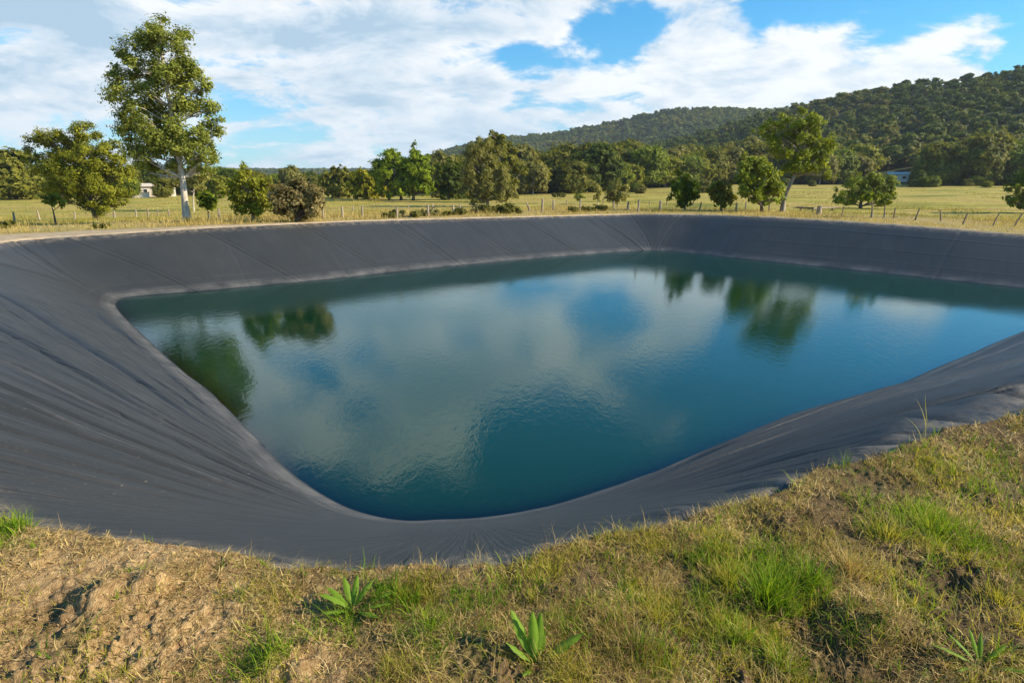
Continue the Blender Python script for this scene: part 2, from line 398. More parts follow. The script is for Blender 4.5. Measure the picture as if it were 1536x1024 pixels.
def build_ground():
    ri = np.concatenate([[.0, .3, .6, .9], np.geomspace(1.15, 9.5, 520), np.geomspace(9.65, 60, 150), np.geomspace(61.5, 1800, 140)])
    az = np.concatenate([np.linspace(-math.pi, -R(60), 60, endpoint=False), np.linspace(-R(60), R(60), 1100), np.linspace(R(60), math.pi, 61)[1:-1]])
    RR, AA = np.meshgrid(ri, az, indexing='ij')
    x = RR * np.sin(AA); y = RR * np.cos(AA)
    nr, na_ = x.shape
    xr, yr = x.ravel(), y.ravel(); d = RR.ravel()
    z = ground_z(xr, yr)
    sd = np.full(len(xr), 200.0); nm = d < 95
    sd[nm], _ = rim_dist(xr[nm], yr[nm])
    far = np.where(sd < 200, yr - .15 * np.abs(xr), 100.0)
    a = AA.ravel()
    d0 = np.interp(a, [-.9, -.3, -.1, .12, .35, .7], [118, 130, 112, 116, 160, 156])
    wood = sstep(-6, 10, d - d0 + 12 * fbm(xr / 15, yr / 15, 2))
    near = d < 11
    grn = np.zeros(len(xr)); mo = np.zeros(len(xr))
    grn[near] = field_of(GREEN, xr[near], yr[near]); mo[near] = field_of(MOIST, xr[near], yr[near])
    tw = np.interp(a, [-.85, -.62, -.5, -.38, 0, .3, .9], [3.0, 2.4, 1.4, .6, .38, .42, .6])
    track = (1 - sstep(tw * .7, tw * 1.1, sd + .5 * fbm(xr * .9, yr * .9, 2))) * (d < 60)
    i = np.arange(nr - 1)[:, None] * na_; k = np.arange(na_)[None]; k2 = (k + 1) % na_
    F = np.stack([i + k, i + k2, i + na_ + k2, i + na_ + k], -1).reshape(-1, 4)[:, ::-1]
    keep = ~((sd[F] < -.75).all(1))
    F = F[keep]
    used = np.zeros(len(xr), bool); used[F.ravel()] = True; idx = np.cumsum(used) - 1
    V = np.stack([xr, yr, z], 1)[used]; F = idx[F]
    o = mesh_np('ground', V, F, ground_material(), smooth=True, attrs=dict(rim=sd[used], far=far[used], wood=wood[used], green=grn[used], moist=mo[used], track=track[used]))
    tag(o, kind='structure'); return o
build_ground()

# ------------------------------------------------------------------ liner
FANC = np.array([-.35, 4.75])
def liner_material():
    m, g, out = newmat('pond_liner_plastic')
    P = pos(g)
    s = g('ShaderNodeAttribute', attribute_name='slope').outputs['Fac']
    fan = g('ShaderNodeAttribute', attribute_name='fan').outputs['Fac']
    rad = g('ShaderNodeAttribute', attribute_name='rad').outputs['Fac']
    arc = g('ShaderNodeAttribute', attribute_name='arc').outputs['Fac']
    nearw = g('ShaderNodeAttribute', attribute_name='near').outputs['Fac']
    vec = g('ShaderNodeCombineXYZ', {0: g.math('MULTIPLY', fan, 42), 1: g.math('MULTIPLY', rad, .9), 2: 0.0}).outputs[0]
    st = g.noise(vec, 1.0, 7, .66, .3)
    v2 = g('ShaderNodeCombineXYZ', {0: g.math('MULTIPLY', arc, 2.2), 1: g.math('MULTIPLY', s, 1.0), 2: 0.0}).outputs[0]
    st2 = g.noise(v2, 1.2, 6, .6, .4)
    nz = g.noise(P, .8, 5, .6); fine = g.noise(P, 22, 4, .6)
    v3 = g('ShaderNodeCombineXYZ', {0: g.math('MULTIPLY', fan, 120), 1: g.math('MULTIPLY', rad, 1.6), 2: 0.0}).outputs[0]
    scr = g.mapr(g.noise(v3, 1.0, 6, .7, .2), .60, .74, 0, 1)
    f = g.mix(nearw, g.mapr(st2, 0, 1, .25, .75), st)
    c = g.ramp(f, [(.28, (.0225, .0235, .0228)), (.5, (.0290, .0299, .0289)), (.75, (.038, .0385, .0370))])
    c = g.mix(g.mapr(nz, .45, .75, 0, .40), c, (.043, .043, .042))
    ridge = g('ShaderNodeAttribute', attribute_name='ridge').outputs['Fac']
    c = g.mix(g.math('MULTIPLY', g.mapr(ridge, .2, 1, 0, 1), g.mapr(g.noise(P, 2.2, 4, .6), .35, .65, .05, .42)), c, (.16, .15, .14))  # fold ridges painted lighter, standing in for sunlight catching the left bank's folds
    c = g.mix(g.math('MULTIPLY', g.math('MULTIPLY', scr, g.math('MULTIPLY', nearw, g.mapr(fan, .1, -.3, 0, 1))), g.mapr(nz, .4, .65, .05, .42)), c, (.22, .195, .17))
    tide = g.math('MULTIPLY', g.mapr(s, .86, .985, 0, 1, True), g.mapr(g.noise(P, 1.6, 5, .65), .38, .66, .04, .42))
    c = g.mix(tide, c, (.23, .21, .19))
    for lv, wd, am in ((.90, .010, .16), (.945, .007, .22), (.80, .012, .07)):
        band = g.mapr(g.math('ABSOLUTE', g.math('SUBTRACT', g.math('ADD', s, g.math('MULTIPLY', g.math('SUBTRACT', nz, .5), .03)), lv)), wd, 0, 0, am)
        c = g.mix(g.math('MULTIPLY', band, g.mapr(g.noise(P, 3.1, 5, .7), .4, .62, 0, 1)), c, (.24, .22, .19))
    lip = g.math('MULTIPLY', g.mapr(s, .12, .0, 0, 1, True), g.mapr(g.noise(P, 6, 5, .7), .40, .66, .0, .75))
    c = g.mix(lip, c, (.26, .205, .145))
    pan = g('ShaderNodeAttribute', attribute_name='panel').outputs['Fac']
    c = g.mix(1.0, c, g('ShaderNodeCombineColor', {0: pan, 1: pan, 2: pan}).outputs[0], 'MULTIPLY')
    wet = g.mapr(s, .985, 1.0, 0, 1)
    c = g.mix(wet, c, (.018, .021, .02))
    sp = g.mapr(g.noise(P, 38, 2, .5), .70, .76, 0, .4)
    c = g.mix(sp, c, (.30, .26, .21))
    v4 = g('ShaderNodeCombineXYZ', {0: g.math('MULTIPLY', fan, 26), 1: g.math('MULTIPLY', rad, .30), 2: 3.0}).outputs[0]
    n4 = g.noise(v4, 1.0, 3, .55, .25)
    crease = g.math('POWER', g.math('SUBTRACT', 1.0, g.math('MULTIPLY', g.math('ABSOLUTE', g.math('SUBTRACT', n4, .5)), 2.0)), 26)
    h = g.math('ADD', g.math('ADD', g.math('MULTIPLY', st, g.mapr(fan, .2, .8, .32, .75)), g.math('MULTIPLY', fine, .11)), g.math('MULTIPLY', g.math('MULTIPLY', crease, .5), g.math('MULTIPLY', g.mapr(rad, 1.5, 5, 0, 1), g.mapr(fan, .4, -.2, 0, 1))))
    h = g.mix(nearw, g.math('MULTIPLY', st2, .28), h)
    p = g('ShaderNodeBsdfPrincipled', {'Base Color': c, 'Roughness': g.mapr(f, .3, .7, .60, .47), 'Specular IOR Level': .5, 'Normal': bump(g, h, .75, .045)})
    g.nt.links.new(p.outputs[0], out.inputs[0]); return m
def build_liner():
    # finer sampling along the near banks
    ts = []
    for i in range(NP_):
        nearb = i < 8 or i >= NP_ - 8
        corner = 19 <= i <= 22 or 8 <= i <= 11
        ts.append(np.linspace(i, i + 1, (100 if i >= NP_ - 8 else 90) if nearb else 50, endpoint=False))
    t = np.concatenate(ts); m = len(t)
    L = loop_at(t)
    arc = np.interp(t, np.append(tt, NP_), ARC)
    s = np.concatenate([np.linspace(-.09, .16, 40, endpoint=False), np.linspace(.16, 1.08, 210, endpoint=False), np.linspace(1.08, 1.75, 18)])
    S, T = np.meshgrid(s, np.arange(m), indexing='ij')
    rim = L[:, :2][None]; wat = L[:, 3:][None]; zr = L[:, 2][None]
    SS = S[..., None]
    xy = rim + (wat - rim) * SS
    z = zr + (WATER_Z - zr) * S
    # rounded lip
    z = z - .02 * np.exp(-np.maximum(S, 0) / .06) - np.maximum(-S, 0) * 3.2
    run = np.linalg.norm(L[:, :2] - L[:, 3:], axis=1)[None]
    x, y = xy[..., 0], xy[..., 1]
    dx = x - FANC[0]; dy = y - FANC[1]
    rad = np.hypot(dx, dy); fan = np.arctan2(dx, dy)         # 0 = straight away from the camera
    fan = np.where(fan < -2.6, fan + 2 * math.pi, fan)
    nearw = 1 - sstep(13, 18, y + .15 * np.abs(x - 1))
    amp = sstep(1.0, 3.2, rad) * sstep(-.02, .10, S) * nearw * sstep(-.5, 1.3, dy + 1.1 * np.maximum(np.abs(dx) - 1.0, 0))
    lr = np.log(rad + .3)
    right = sstep(.2, 1.2, x)
    kf = 13 + 9 * right
    warp = .9 * vnoise(lr * 1.7, fan * 2)
    f1 = vnoise(fan * kf + warp, lr * .55)
    r1 = 1 - np.abs(f1) * 2.4; r1 = np.maximum(r1, 0) ** 5
    f2 = vnoise(fan * kf * 2.3 + 7 + warp, lr * .9 + 3)
    r2 = np.maximum(1 - np.abs(f2) * 2.6, 0) ** 2
    sel = sstep(-.15, .30, vnoise(fan * kf * .5 + 31, lr * .8))
    f3 = vnoise(fan * kf * 5.1 + 3 + warp * 2, lr * 1.3 + 9)
    r3 = np.maximum(1 - np.abs(f3) * 2.8, 0) ** 2
    sel2 = sstep(-.2, .25, vnoise(fan * kf + 11, lr * 1.2 + 5))
    wl_ = 1 - .75 * sstep(.86, .98, S)
    disp = amp * wl_ * (r1 * sel * .045 * (1 - right) + r2 * sel2 * .016 * (1 - right) + r3 * .003 + f1 * .03) * np.clip(rad / 5, .35, 1.3)
    un = fan * (6.4 + 1.8 * (1 - right)) + .85 * vnoise(lr * .8 + 2, fan * 1.5) + .2 * vnoise(lr * 2.3, fan * 6)
    fr = un - np.floor(un); saw = np.where(fr < .13, sstep(0, .13, fr), (1 - fr) / .87)
    keep = sstep(-.38, .08, vnoise(np.floor(un) * 7.3 + .5, lr * .9))
    un2 = fan * 15 + .8 * vnoise(lr * 1.1 + 8, fan * 3); fr2 = un2 - np.floor(un2); saw2 = np.where(fr2 < .2, sstep(0, .2, fr2), (1 - fr2) / .8)
    keep2 = sstep(-.1, .25, vnoise(np.floor(un2) * 5.1 + .5, lr * 1.3))
    disp = disp + amp * wl_ * right * np.clip(rad / 4, .3, 1.4) * (saw * keep * .160 + saw2 * keep2 * .050)
    g1 = np.minimum(fr, 1 - fr) / (6.4 + 1.8 * (1 - right)) * rad; g2 = np.minimum(fr2, 1 - fr2) / 15 * rad
    disp = disp - amp * wl_ * right * np.clip(1.3 - rad / 16, .5, 1) * (keep * .135 * np.exp(-((g1 - .01) / .035) ** 2) + keep2 * .045 * np.exp(-(g2 / .026) ** 2))
    disp = disp - amp * wl_ * (1 - right) * (keep * .030 * np.exp(-(g1 / .032) ** 2) + keep2 * .020 * np.exp(-(g2 / .026) ** 2))
    disp = disp + amp * wl_ * (1 - right) * np.clip(rad / 6, .3, 1.3) * (saw * keep * .030 + saw2 * keep2 * .012)
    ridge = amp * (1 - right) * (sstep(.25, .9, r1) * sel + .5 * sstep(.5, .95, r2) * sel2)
    # puckers where the sheet goes under the soil
    pk = vnoise(arc[None] * 2.6 + S * 2.5, S * 2 + 3) + .9 * (np.abs(vnoise(arc[None] * 4.6 - S * 3, S * 3)) - .12)
    disp = disp + nearw * (sstep(-.6, .3, x) * .075 + .014) * pk * np.exp(-((S - .04) / .12) ** 2) * sstep(-.09, 0, S)
    # broad slackness everywhere
    disp = np.where(S < 0, 0, disp)
    disp = disp + .035 * fbm(x * .5, y * .5, 2) * sstep(.05, .3, S) * (1 - .5 * sstep(.9, 1, S))
    # creases and welded seams of the far banks: straight grooves from rim to water
    def tpar(u, v, which):
        c = L[:, :2] if which else L[:, 3:]
        zz = L[:, 2] if which else np.full(m, WATER_Z)
        q = np.stack([c[:, 0], c[:, 1], zz], 1) - CAM
        fwd = q[:, 1] * math.cos(PITCH) - q[:, 2] * math.sin(PITCH); upc = q[:, 1] * math.sin(PITCH) + q[:, 2] * math.cos(PITCH)
        uu = 768 + FPX * q[:, 0] / fwd; vv = 512 - FPX * upc / fwd
        return arc[np.argmin(np.hypot(uu - u, (vv - v) * 2) + 1e4 * (fwd < .5))]
    A = arc[None] + 0 * S
    for ur, vr, uw, vw, a_, w_ in [(590, 330, 692, 398, .05, .05), (668, 328, 772, 391, .025, .045), (768, 325, 872, 382, .05, .05), (470, 334, 520, 416, .016, .04), (885, 322, 962, 376, .05, .05), (940, 322, 976, 376, .016, .045), (905, 322, 968, 376, .012, .04), (700, 327, 800, 388, .012, .04), (610, 329, 715, 396, .014, .04), (815, 324, 915, 379, .014, .04),
                                   (1022, 321, 985, 376, .012, .04), (1002, 321, 982, 376, .009, .035), (1440, 345, 1396, 417, .012, .04), (1120, 324, 1095, 386, .012, .04), (20, 358, 176, 453, .06, .06), (0, 360, 176, 456, .03, .05), (330, 340, 372, 430, .010, .04)]:
        ar, aw = tpar(ur, vr, True), tpar(uw, vw, False)
        c0 = A - (ar + (aw - ar) * S) + .10 * vnoise(S * 3 + ar, A * 0 + aw)
        env = sstep(-.05, .06, S)
        a_ = a_ * .7
        disp = disp + env * a_ * (.35 * np.exp(-(c0 / w_) ** 2) - .9 * np.exp(-((c0 - 1.5 * w_) / w_) ** 2))
        for o_, b_ in ((.45, -.25), (-.6, -.18)):
            disp = disp + env * a_ * b_ * np.exp(-((c0 - o_ + .25 * (S - .5)) / (w_ * .8)) ** 2)
    fl = (1 - nearw) * sstep(-14.5, -13, x) * (1 - sstep(4.5, 6.5, x))
    qn = (A - 1.55 * S + .06 * vnoise(S * 3, A)) / 3.3; pid = np.floor(qn)
    tone = 1 + .34 * vnoise(pid * 3.7 + .5, 0 * A + .5) * fl
    edge_ = np.minimum(qn - pid, 1 - qn + pid) * 3.3
    disp = disp + fl * sstep(-.05, .06, S) * (.012 * np.exp(-((edge_) / .05) ** 2) - .016 * np.exp(-((edge_ - .09) / .05) ** 2))
    # fold along the far right bank
    frb = sstep(1, 3, x - 8) * sstep(16, 18, y)
    for s0, a_ in ((.22, .008), (.55, .005), (.8, .004)):
        disp = disp + frb * a_ * np.exp(-((S - s0 - .05 * vnoise(arc[None] * .3, S)) / .012) ** 2)
    nrm2 = (wat - rim) / run[..., None]
    slope_ang = np.arctan2(zr - WATER_Z, run)
    x = x + disp * np.sin(slope_ang) * nrm2[..., 0]; y = y + disp * np.sin(slope_ang) * nrm2[..., 1]; z = z + disp * np.cos(slope_ang)
    V = np.stack([x, y, z], -1)
    c = V[-1].mean(0)                                   # the floor of the pond: the last ring drawn in to its centre
    c[2] = -3.4
    V = np.concatenate([V] + [(c + (V[-1] - c) * f)[None] for f in (.8, .5, .2, .001)])
    pad = lambda q: np.concatenate([q] + [q[-1:]] * 4).ravel()
    ns = len(V); V = V.reshape(-1, 3)
    i = np.arange(ns - 1)[:, None] * m; k = np.arange(m)[None]; k2 = (k + 1) % m
    F = np.stack([i + k, i + k2, i + m + k2, i + m + k], -1).reshape(-1, 4)
    o = mesh_np('pond_liner', V, F, liner_material(), smooth=True,
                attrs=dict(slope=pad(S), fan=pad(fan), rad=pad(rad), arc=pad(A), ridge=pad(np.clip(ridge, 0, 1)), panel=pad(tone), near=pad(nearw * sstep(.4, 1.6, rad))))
    tag(o, 'dark grey plastic liner sheet covering the sloping banks of the pond', 'pond liner')
    return o
build_liner()

# ------------------------------------------------------------------ water
def build_water():
    m, g, out = newmat('pond_water')
    P = pos(g)
    dep = g('ShaderNodeAttribute', attribute_name='depth').outputs['Fac']
    mpx = g('ShaderNodeMapping', {'Vector': P, 'Rotation': (0, 0, R(35)), 'Scale': (1, .5, 1)}).outputs[0]
    w1 = g.noise(mpx, 9.5, 3, .55, .6); w2 = g.noise(mpx, 34, 2, .5, .3)
    calm = g.mapr(g.noise(P, .22, 3, .5), .35, .65, .35, 1.0)
    h = g.math('MULTIPLY', g.math('ADD', w1, g.math('MULTIPLY', w2, .34)), calm)
    nrm = bump(g, h, .30, .0125)
    deep = g.mix(g.mapr(g.noise(P, .12, 2), .35, .65), (.0020, .0270, .0125), (.0034, .0340, .0135))
    body = g('ShaderNodeBsdfDiffuse', {'Color': deep, 'Normal': (0, 0, 1)})
    g.nt.links.remove(body.inputs['Normal'].links[0]) if body.inputs['Normal'].links else None
    clear = g('ShaderNodeBsdfTransparent', {'Color': (.34, .58, .48, 1)})
    turb = g.math('SUBTRACT', 1.0, g.math('POWER', 2.718, g.math('MULTIPLY', dep, -7.0)))
    under = g('ShaderNodeMixShader', {0: turb, 1: clear.outputs[0], 2: body.outputs[0]})
    gl = g('ShaderNodeBsdfGlossy', {'Color': (.80, .95, 1, 1), 'Roughness': .0, 'Normal': nrm})
    fr = g('ShaderNodeFresnel', {'IOR': 1.52, 'Normal': nrm})
    x = g('ShaderNodeMixShader', {0: fr.outputs[0], 1: under.outputs[0], 2: gl.outputs[0]})
    g.nt.links.new(x.outputs[0], out.inputs[0])
    L = loop_at(np.linspace(0, NP_, 481)[:-1]); wl = L[:, 3:]; rm = L[:, :2]
    c = wl.mean(0); mm = len(wl)
    fs = np.concatenate([[-.14], np.linspace(0, .999, 60) ** 1.6])
    V = []; D = []
    outv = (rm - wl) / np.linalg.norm(rm - wl, axis=1)[:, None]
    for f in fs:
        if f < 0: p = wl + outv * .35
        else: p = wl + (c - wl) * f
        V.append(np.column_stack([p, np.full(mm, WATER_Z)]))
        D.append(np.maximum(0, np.linalg.norm(p - wl, axis=1)) * .5 if f >= 0 else np.zeros(mm))
    V = np.vstack(V); D = np.concatenate(D)
    i = np.arange(len(fs) - 1)[:, None] * mm; k = np.arange(mm)[None]; k2 = (k + 1) % mm
    F = np.stack([i + k, i + k2, i + mm + k2, i + mm + k], -1).reshape(-1, 4)[:, ::-1]
    o = mesh_np('water', V, F, m, smooth=True, attrs=dict(depth=D)); tag(o, kind='structure')
    # make sure the normals look up
    me = o.data
    if me.polygons[0].normal.z < 0: me.flip_normals()
build_water()

# ------------------------------------------------------------------ leaves and trees
def leaf_quads(C, N, size, aspect=1.9):
    """rhombic leaf faces at C facing N"""
    n = len(C)
    N = N / (np.linalg.norm(N, axis=1)[:, None] + 1e-9)
    r = rng.normal(size=(n, 3)); T = np.cross(N, r); T /= np.linalg.norm(T, axis=1)[:, None] + 1e-9
    B = np.cross(N, T); s = size[:, None]
    a = T * s * .5 * aspect; b = B * s * .5
    fold = N * s * .12
    V = np.stack([C - a, C + b - a * .1 + fold, C + a, C - b - a * .1 + fold], 1).reshape(-1, 3)
    F = np.arange(n * 4).reshape(-1, 4); return V, F
def crown_mesh(blobs, dens, lsize, flat=.85, droop=.0, fill=.5, whole=.75, twig=False):
    """blobs: (n,4) centre and radius. dens: leaves per square metre of blob"""
    Cs, Ns = [], []
    bb = np.array(blobs, float)[:, :4]; mid_ = bb[:, :3].mean(0); ext = bb[:, :3].std(0) * 1.8 + bb[:, 3].mean() * .6
    mid_[2] -= ext[2] * .35
    for x, y, z, r in bb:
        n = max(8, int(.82 * dens * r * r * 2 * math.pi))
        d = rng.normal(size=(n, 3)); d /= np.linalg.norm(d, axis=1)[:, None]
        k = rng.integers(5, 10); lob = rng.normal(size=(k, 3)); lob /= np.linalg.norm(lob, axis=1)[:, None]
        near = (d @ lob.T).max(1)
        rr = r * (.55 + .60 * sstep(.5, .98, near)) * rng.random(n) ** fill
        p = d * rr[:, None] * np.array([1, 1, flat])
        if twig:                                        # leaves strung along twigs that leave the clump's centre
            m = max(7, n // 13); td = rng.normal(size=(m, 3)); td /= np.linalg.norm(td, axis=1)[:, None]; tl = r * (.75 + .75 * rng.random(m))
            q = rng.integers(m, size=n); t = rng.random(n) ** .55
            p = td[q] * (tl[q] * t)[:, None] * np.array([1, 1, flat]) + rng.normal(size=(n, 3)) * (.045 + .075 * r); d = td[q]
            p[:, 2] -= .10 * r * t * t
        p[:, 2] -= droop * r * (np.hypot(p[:, 0], p[:, 1]) / r) ** 2
        p = p + np.array([x, y, z])
        w = (p - mid_) / ext; w /= np.linalg.norm(w, axis=1)[:, None] + 1e-6
        Cs.append(p); Ns.append(d * .55 + w * whole + rng.normal(size=(n, 3)) * .40 + np.array([0, 0, .2]))
    C = np.vstack(Cs); N = np.vstack(Ns)
    return leaf_quads(C, N, lsize * (.5 + .9 * rng.random(len(C))))
def limb(p0, p1, sag=.15, n=7):
    t = np.linspace(0, 1, n)[:, None]; p0 = np.array(p0, float); p1 = np.array(p1, float)
    L = np.linalg.norm(p1 - p0)
    c = p0 + (p1 - p0) * .5 + np.array([*(rng.normal(size=2) * .07 * L), sag * L * .5])
    P = p0 * (1 - t) ** 2 + 2 * c * t * (1 - t) + p1 * t * t
    P[1:-1] += rng.normal(size=(n - 2, 3)) * .012 * L
    return P
M = {}
def leafm(k, *a, **kw):
    M[k] = leaf_mat(k, *a, **kw)
leafm('gum_leaf', (.08, .10, .014), (.22, .25, .034), (.44, .45, .10))
leafm('olive_leaf', (.065, .074, .009), (.18, .185, .022), (.33, .30, .05))
leafm('grey_olive_leaf', (.085, .09, .022), (.235, .225, .05), (.43, .38, .12))
leafm('bright_leaf', (.07, .115, .005), (.21, .28, .010), (.40, .46, .03), transl=.4)
leafm('yellow_leaf', (.12, .12, .005), (.32, .30, .012), (.54, .48, .03), transl=.38)
leafm('yellowgreen_leaf', (.07, .085, .007), (.23, .24, .018), (.45, .44, .04))
leafm('brown_leaf', (.10, .082, .026), (.26, .205, .075), (.44, .36, .15))
leafm('dark_leaf', (.03, .05, .006), (.08, .115, .012), (.18, .21, .024))
leafm('mid_leaf', (.055, .08, .006), (.15, .195, .014), (.30, .33, .03))
leafm('fresh_leaf', (.06, .09, .006), (.21, .25, .018), (.42, .45, .045))
M['pale_bark'] = bark_mat('pale_bark', (.30, .23, .16), (.62, .55, .45))
M['grey_bark'] = bark_mat('grey_bark', (.12, .095, .07), (.34, .28, .21))
M['dark_bark'] = bark_mat('dark_bark', (.045, .034, .025), (.14, .10, .07))

def tree_from_blobs(name, label, cat, base, blobs, trunk, tr, dens, ls, leaf, bark, group=None, flat=.85, droop=0.0, limb_r=.035, limb_k=1.0, first=.45, twig=False):
    """base: world point; blobs and trunk polyline are local metres"""
    root = empty(name, base, label, cat, group)
    mb = MB(); trunk = np.asarray(trunk, float); k = len(trunk)
    tp = np.array([np.interp(np.linspace(0, k - 1, 14), np.arange(k), trunk[:, i]) for i in range(3)]).T
    rad = tr * np.linspace(1, .28, 14); rad[0] *= 1.5; rad[1] *= 1.12
    tp[0, 2] -= .25
    mb.tube(tp, rad, 9, .12)
    mb.build('trunk', M[bark], root, True)
    lb = MB(); nl = 0
    for b in blobs:
        if rng.random() > limb_k * .4: continue
        c = np.array(b[:3]); hd = np.hypot(*(tp[:, :2] - c[:2]).T)
        z0 = c[2] - .55 * hd - .3 * b[3]
        ok = np.arange(14)[int(14 * first):] if first < 1 else [13]
        j = min(ok, key=lambda q: abs(tp[q, 2] - z0[q]))
        lb.tube(limb(tp[j], c, .1), np.linspace(min(limb_r * (1 + b[3]), rad[j] * .8), .008, 7), 6); nl += 1
        for _ in range(2):
            d = rng.normal(size=3); d[2] = abs(d[2]); d /= np.linalg.norm(d)
            m_ = tp[j] * .45 + c * .55
            lb.tube(limb(m_, c + d * b[3] * .8, .1, 5), np.linspace(limb_r * .5, .005, 5), 5)
    if nl: lb.build('branches', M[bark], root, True)
    V, F = crown_mesh(blobs, dens, ls, flat, droop, twig=twig)
    mesh_np('crown', V, F, M[leaf], root)
    return root
def px_tree(name, label, base_px, blobs_px, trunk_px, tr, dens, ls, leaf, bark, cat='tree', depth=1.0, sub=3, base=None, **kw):
    """outline read off the photograph, then given depth: each blob (u, v, radius px) becomes clumps at varied distance"""
    bx, by, bz = base if base is not None else on_ground(*base_px)
    B = []
    for u, v, r in blobs_px:
        c = at_y(u, v, by); mpp = (by / ray(u, v)[1]) / FPX
        rm = r * mpp
        for q in range(sub * 2):
            off = rng.normal(size=3) * np.array([.46, 0, .42]) * rm
            dy = (rng.random() * 2 - 1) * rm * depth * 1.3
            B.append((c[0] - bx + off[0], dy, c[2] - bz + off[2], rm * (.36 + .30 * rng.random())))
    T = []
    for u, v in trunk_px:
        c = at_y(u, v, by); T.append((c[0] - bx, (rng.random() - .5) * .1, c[2] - bz))
    return tree_from_blobs(name, label, cat, (bx, by, bz), B, T, tr, dens, ls, M_ok(leaf), bark, twig=True, **kw)
def M_ok(k): assert k in M, k; return k

# the tall gum on the left
px_tree('gum_tree', 'tall slender gum tree with pale trunk standing alone beyond the left bank', (281, 332),
        [(236, 42, 26), (215, 62, 20), (258, 62, 24), (205, 95, 22), (238, 88, 28), (270, 88, 22), (286, 100, 12), (184, 80, 10), (192, 125, 22), (226, 125, 28), (262, 125, 28), (292, 135, 18), (180, 128, 10), (310, 125, 11),
         (205, 160, 26), (240, 165, 28), (276, 165, 26), (305, 160, 18), (317, 188, 14), (200, 195, 20), (232, 200, 28), (268, 205, 26), (300, 205, 20), (326, 200, 9), (210, 228, 20), (245, 232, 22), (222, 248, 13), (285, 225, 18), (312, 225, 14), (318, 240, 8), (200, 215, 8), (190, 180, 9), (290, 250, 11), (316, 256, 8), (256, 250, 13), (232, 264, 7), (302, 236, 13), (328, 180, 7), (176, 105, 7)],
        [(281, 332), (277, 300), (273, 262), (266, 225), (256, 170), (247, 110), (240, 55)],  .15, 560, .060, 'gum_leaf', 'pale_bark', limb_r=.024, limb_k=.9, depth=1.1, sub=3, first=.3)
px_tree('gum_sapling', 'loose leafy young tree right behind the pale trunk of the tall gum', (291, 318), [(285, 262, 16), (296, 275, 14), (270, 258, 12), (300, 250, 12), (265, 275, 10), (310, 262, 10)],
        [(291, 318), (290, 300), (292, 270), (288, 255)], .07, 110, .15, 'grey_olive_leaf', 'pale_bark', sub=2)
px_tree('spreading_tree', 'broad layered dark trunked tree at the far left beyond the track', (146, 331),
        [(120, 195, 16), (100, 205, 16), (138, 200, 14), (62, 215, 16), (85, 225, 22), (50, 235, 12), (110, 228, 24), (140, 228, 20), (165, 222, 14), (176, 236, 13), (75, 255, 20), (105, 255, 24), (135, 255, 24), (165, 255, 18), (184, 262, 12), (80, 280, 16), (110, 280, 20),
         (142, 282, 22), (170, 280, 16), (188, 285, 9), (125, 303, 14), (150, 306, 14), (168, 300, 12), (92, 295, 10), (178, 302, 8)],
        [(146, 331), (140, 312), (132, 290), (122, 262), (118, 235), (118, 210)], .17, 400, .066, 'yellowgreen_leaf', 'dark_bark', limb_r=.035, depth=1.2, flat=.72, sub=4, first=.15)
px_tree('small_tree', 'tiny leaning sapling left of the broad layered tree', (84, 337), [(76, 300, 9), (84, 296, 8), (70, 304, 6), (90, 304, 6)], [(84, 337), (80, 320), (77, 305)], .045, 200, .11, 'mid_leaf', 'dark_bark', sub=2)
px_tree('small_tree', 'small round sapling beside the tall gum trunk', (314, 331), [(312, 292, 11), (305, 302, 9), (322, 303, 10), (314, 306, 9)], [(314, 331), (313, 318), (312, 300)], .05, 190, .12, 'mid_leaf', 'grey_bark', sub=3)
px_tree('small_tree', 'upright yellow green tree left of the round brown bush', (380, 332),
        [(370, 258, 10), (374, 272, 15), (362, 280, 13), (388, 280, 15), (358, 297, 13), (378, 298, 18), (396, 298, 13), (366, 312, 13), (388, 312, 14), (401, 305, 8)], [(380, 332), (379, 318), (376, 290), (372, 268)], .07, 430, .075, 'yellowgreen_leaf', 'grey_bark', sub=3, first=.1)
px_tree('bush', 'large round brown tinged bush between two yellow green trees', (446, 333),
        [(425, 288, 15), (445, 280, 15), (465, 288, 15), (418, 303, 14), (440, 300, 20), (468, 303, 15), (425, 317, 12), (447, 316, 15), (466, 315, 12), (410, 292, 7), (477, 298, 8)], [(446, 333), (445, 320), (444, 300)], .09, 430, .075, 'brown_leaf', 'dark_bark', cat='bush', sub=4, first=.1)
px_tree('round_tree', 'dull olive round tree left of the yellow shrub', (507, 297), [(507, 258, 12), (497, 268, 13), (517, 268, 13), (492, 282, 12), (508, 282, 16), (522, 283, 11)], [(507, 297), (507, 280), (507, 265)], .16, 34, .30, 'olive_leaf', 'dark_bark', sub=4, first=.1)
px_tree('round_tree', 'golden yellow spreading shrub between olive and bright green trees', (553, 299), [(540, 262, 11), (552, 265, 13), (537, 276, 12), (558, 278, 14), (570, 285, 10), (545, 289, 12), (560, 291, 10), (532, 288, 9), (575, 291, 5)], [(553, 299), (552, 285), (550, 268)], .14, 36, .30, 'yellow_leaf', 'dark_bark', sub=4, first=.1)
px_tree('broadleaf_tree', 'vivid green broadleaf tree, left one of the touching pair', (602, 301), [(585, 233, 12), (598, 236, 13), (572, 246, 13), (587, 252, 17), (603, 252, 15), (568, 262, 12), (584, 270, 17), (602, 270, 14), (572, 278, 11), (592, 283, 12)], [(602, 301), (601, 285), (596, 260), (590, 245)], .20, 110, .17, 'bright_leaf', 'dark_bark', sub=4, first=.15)
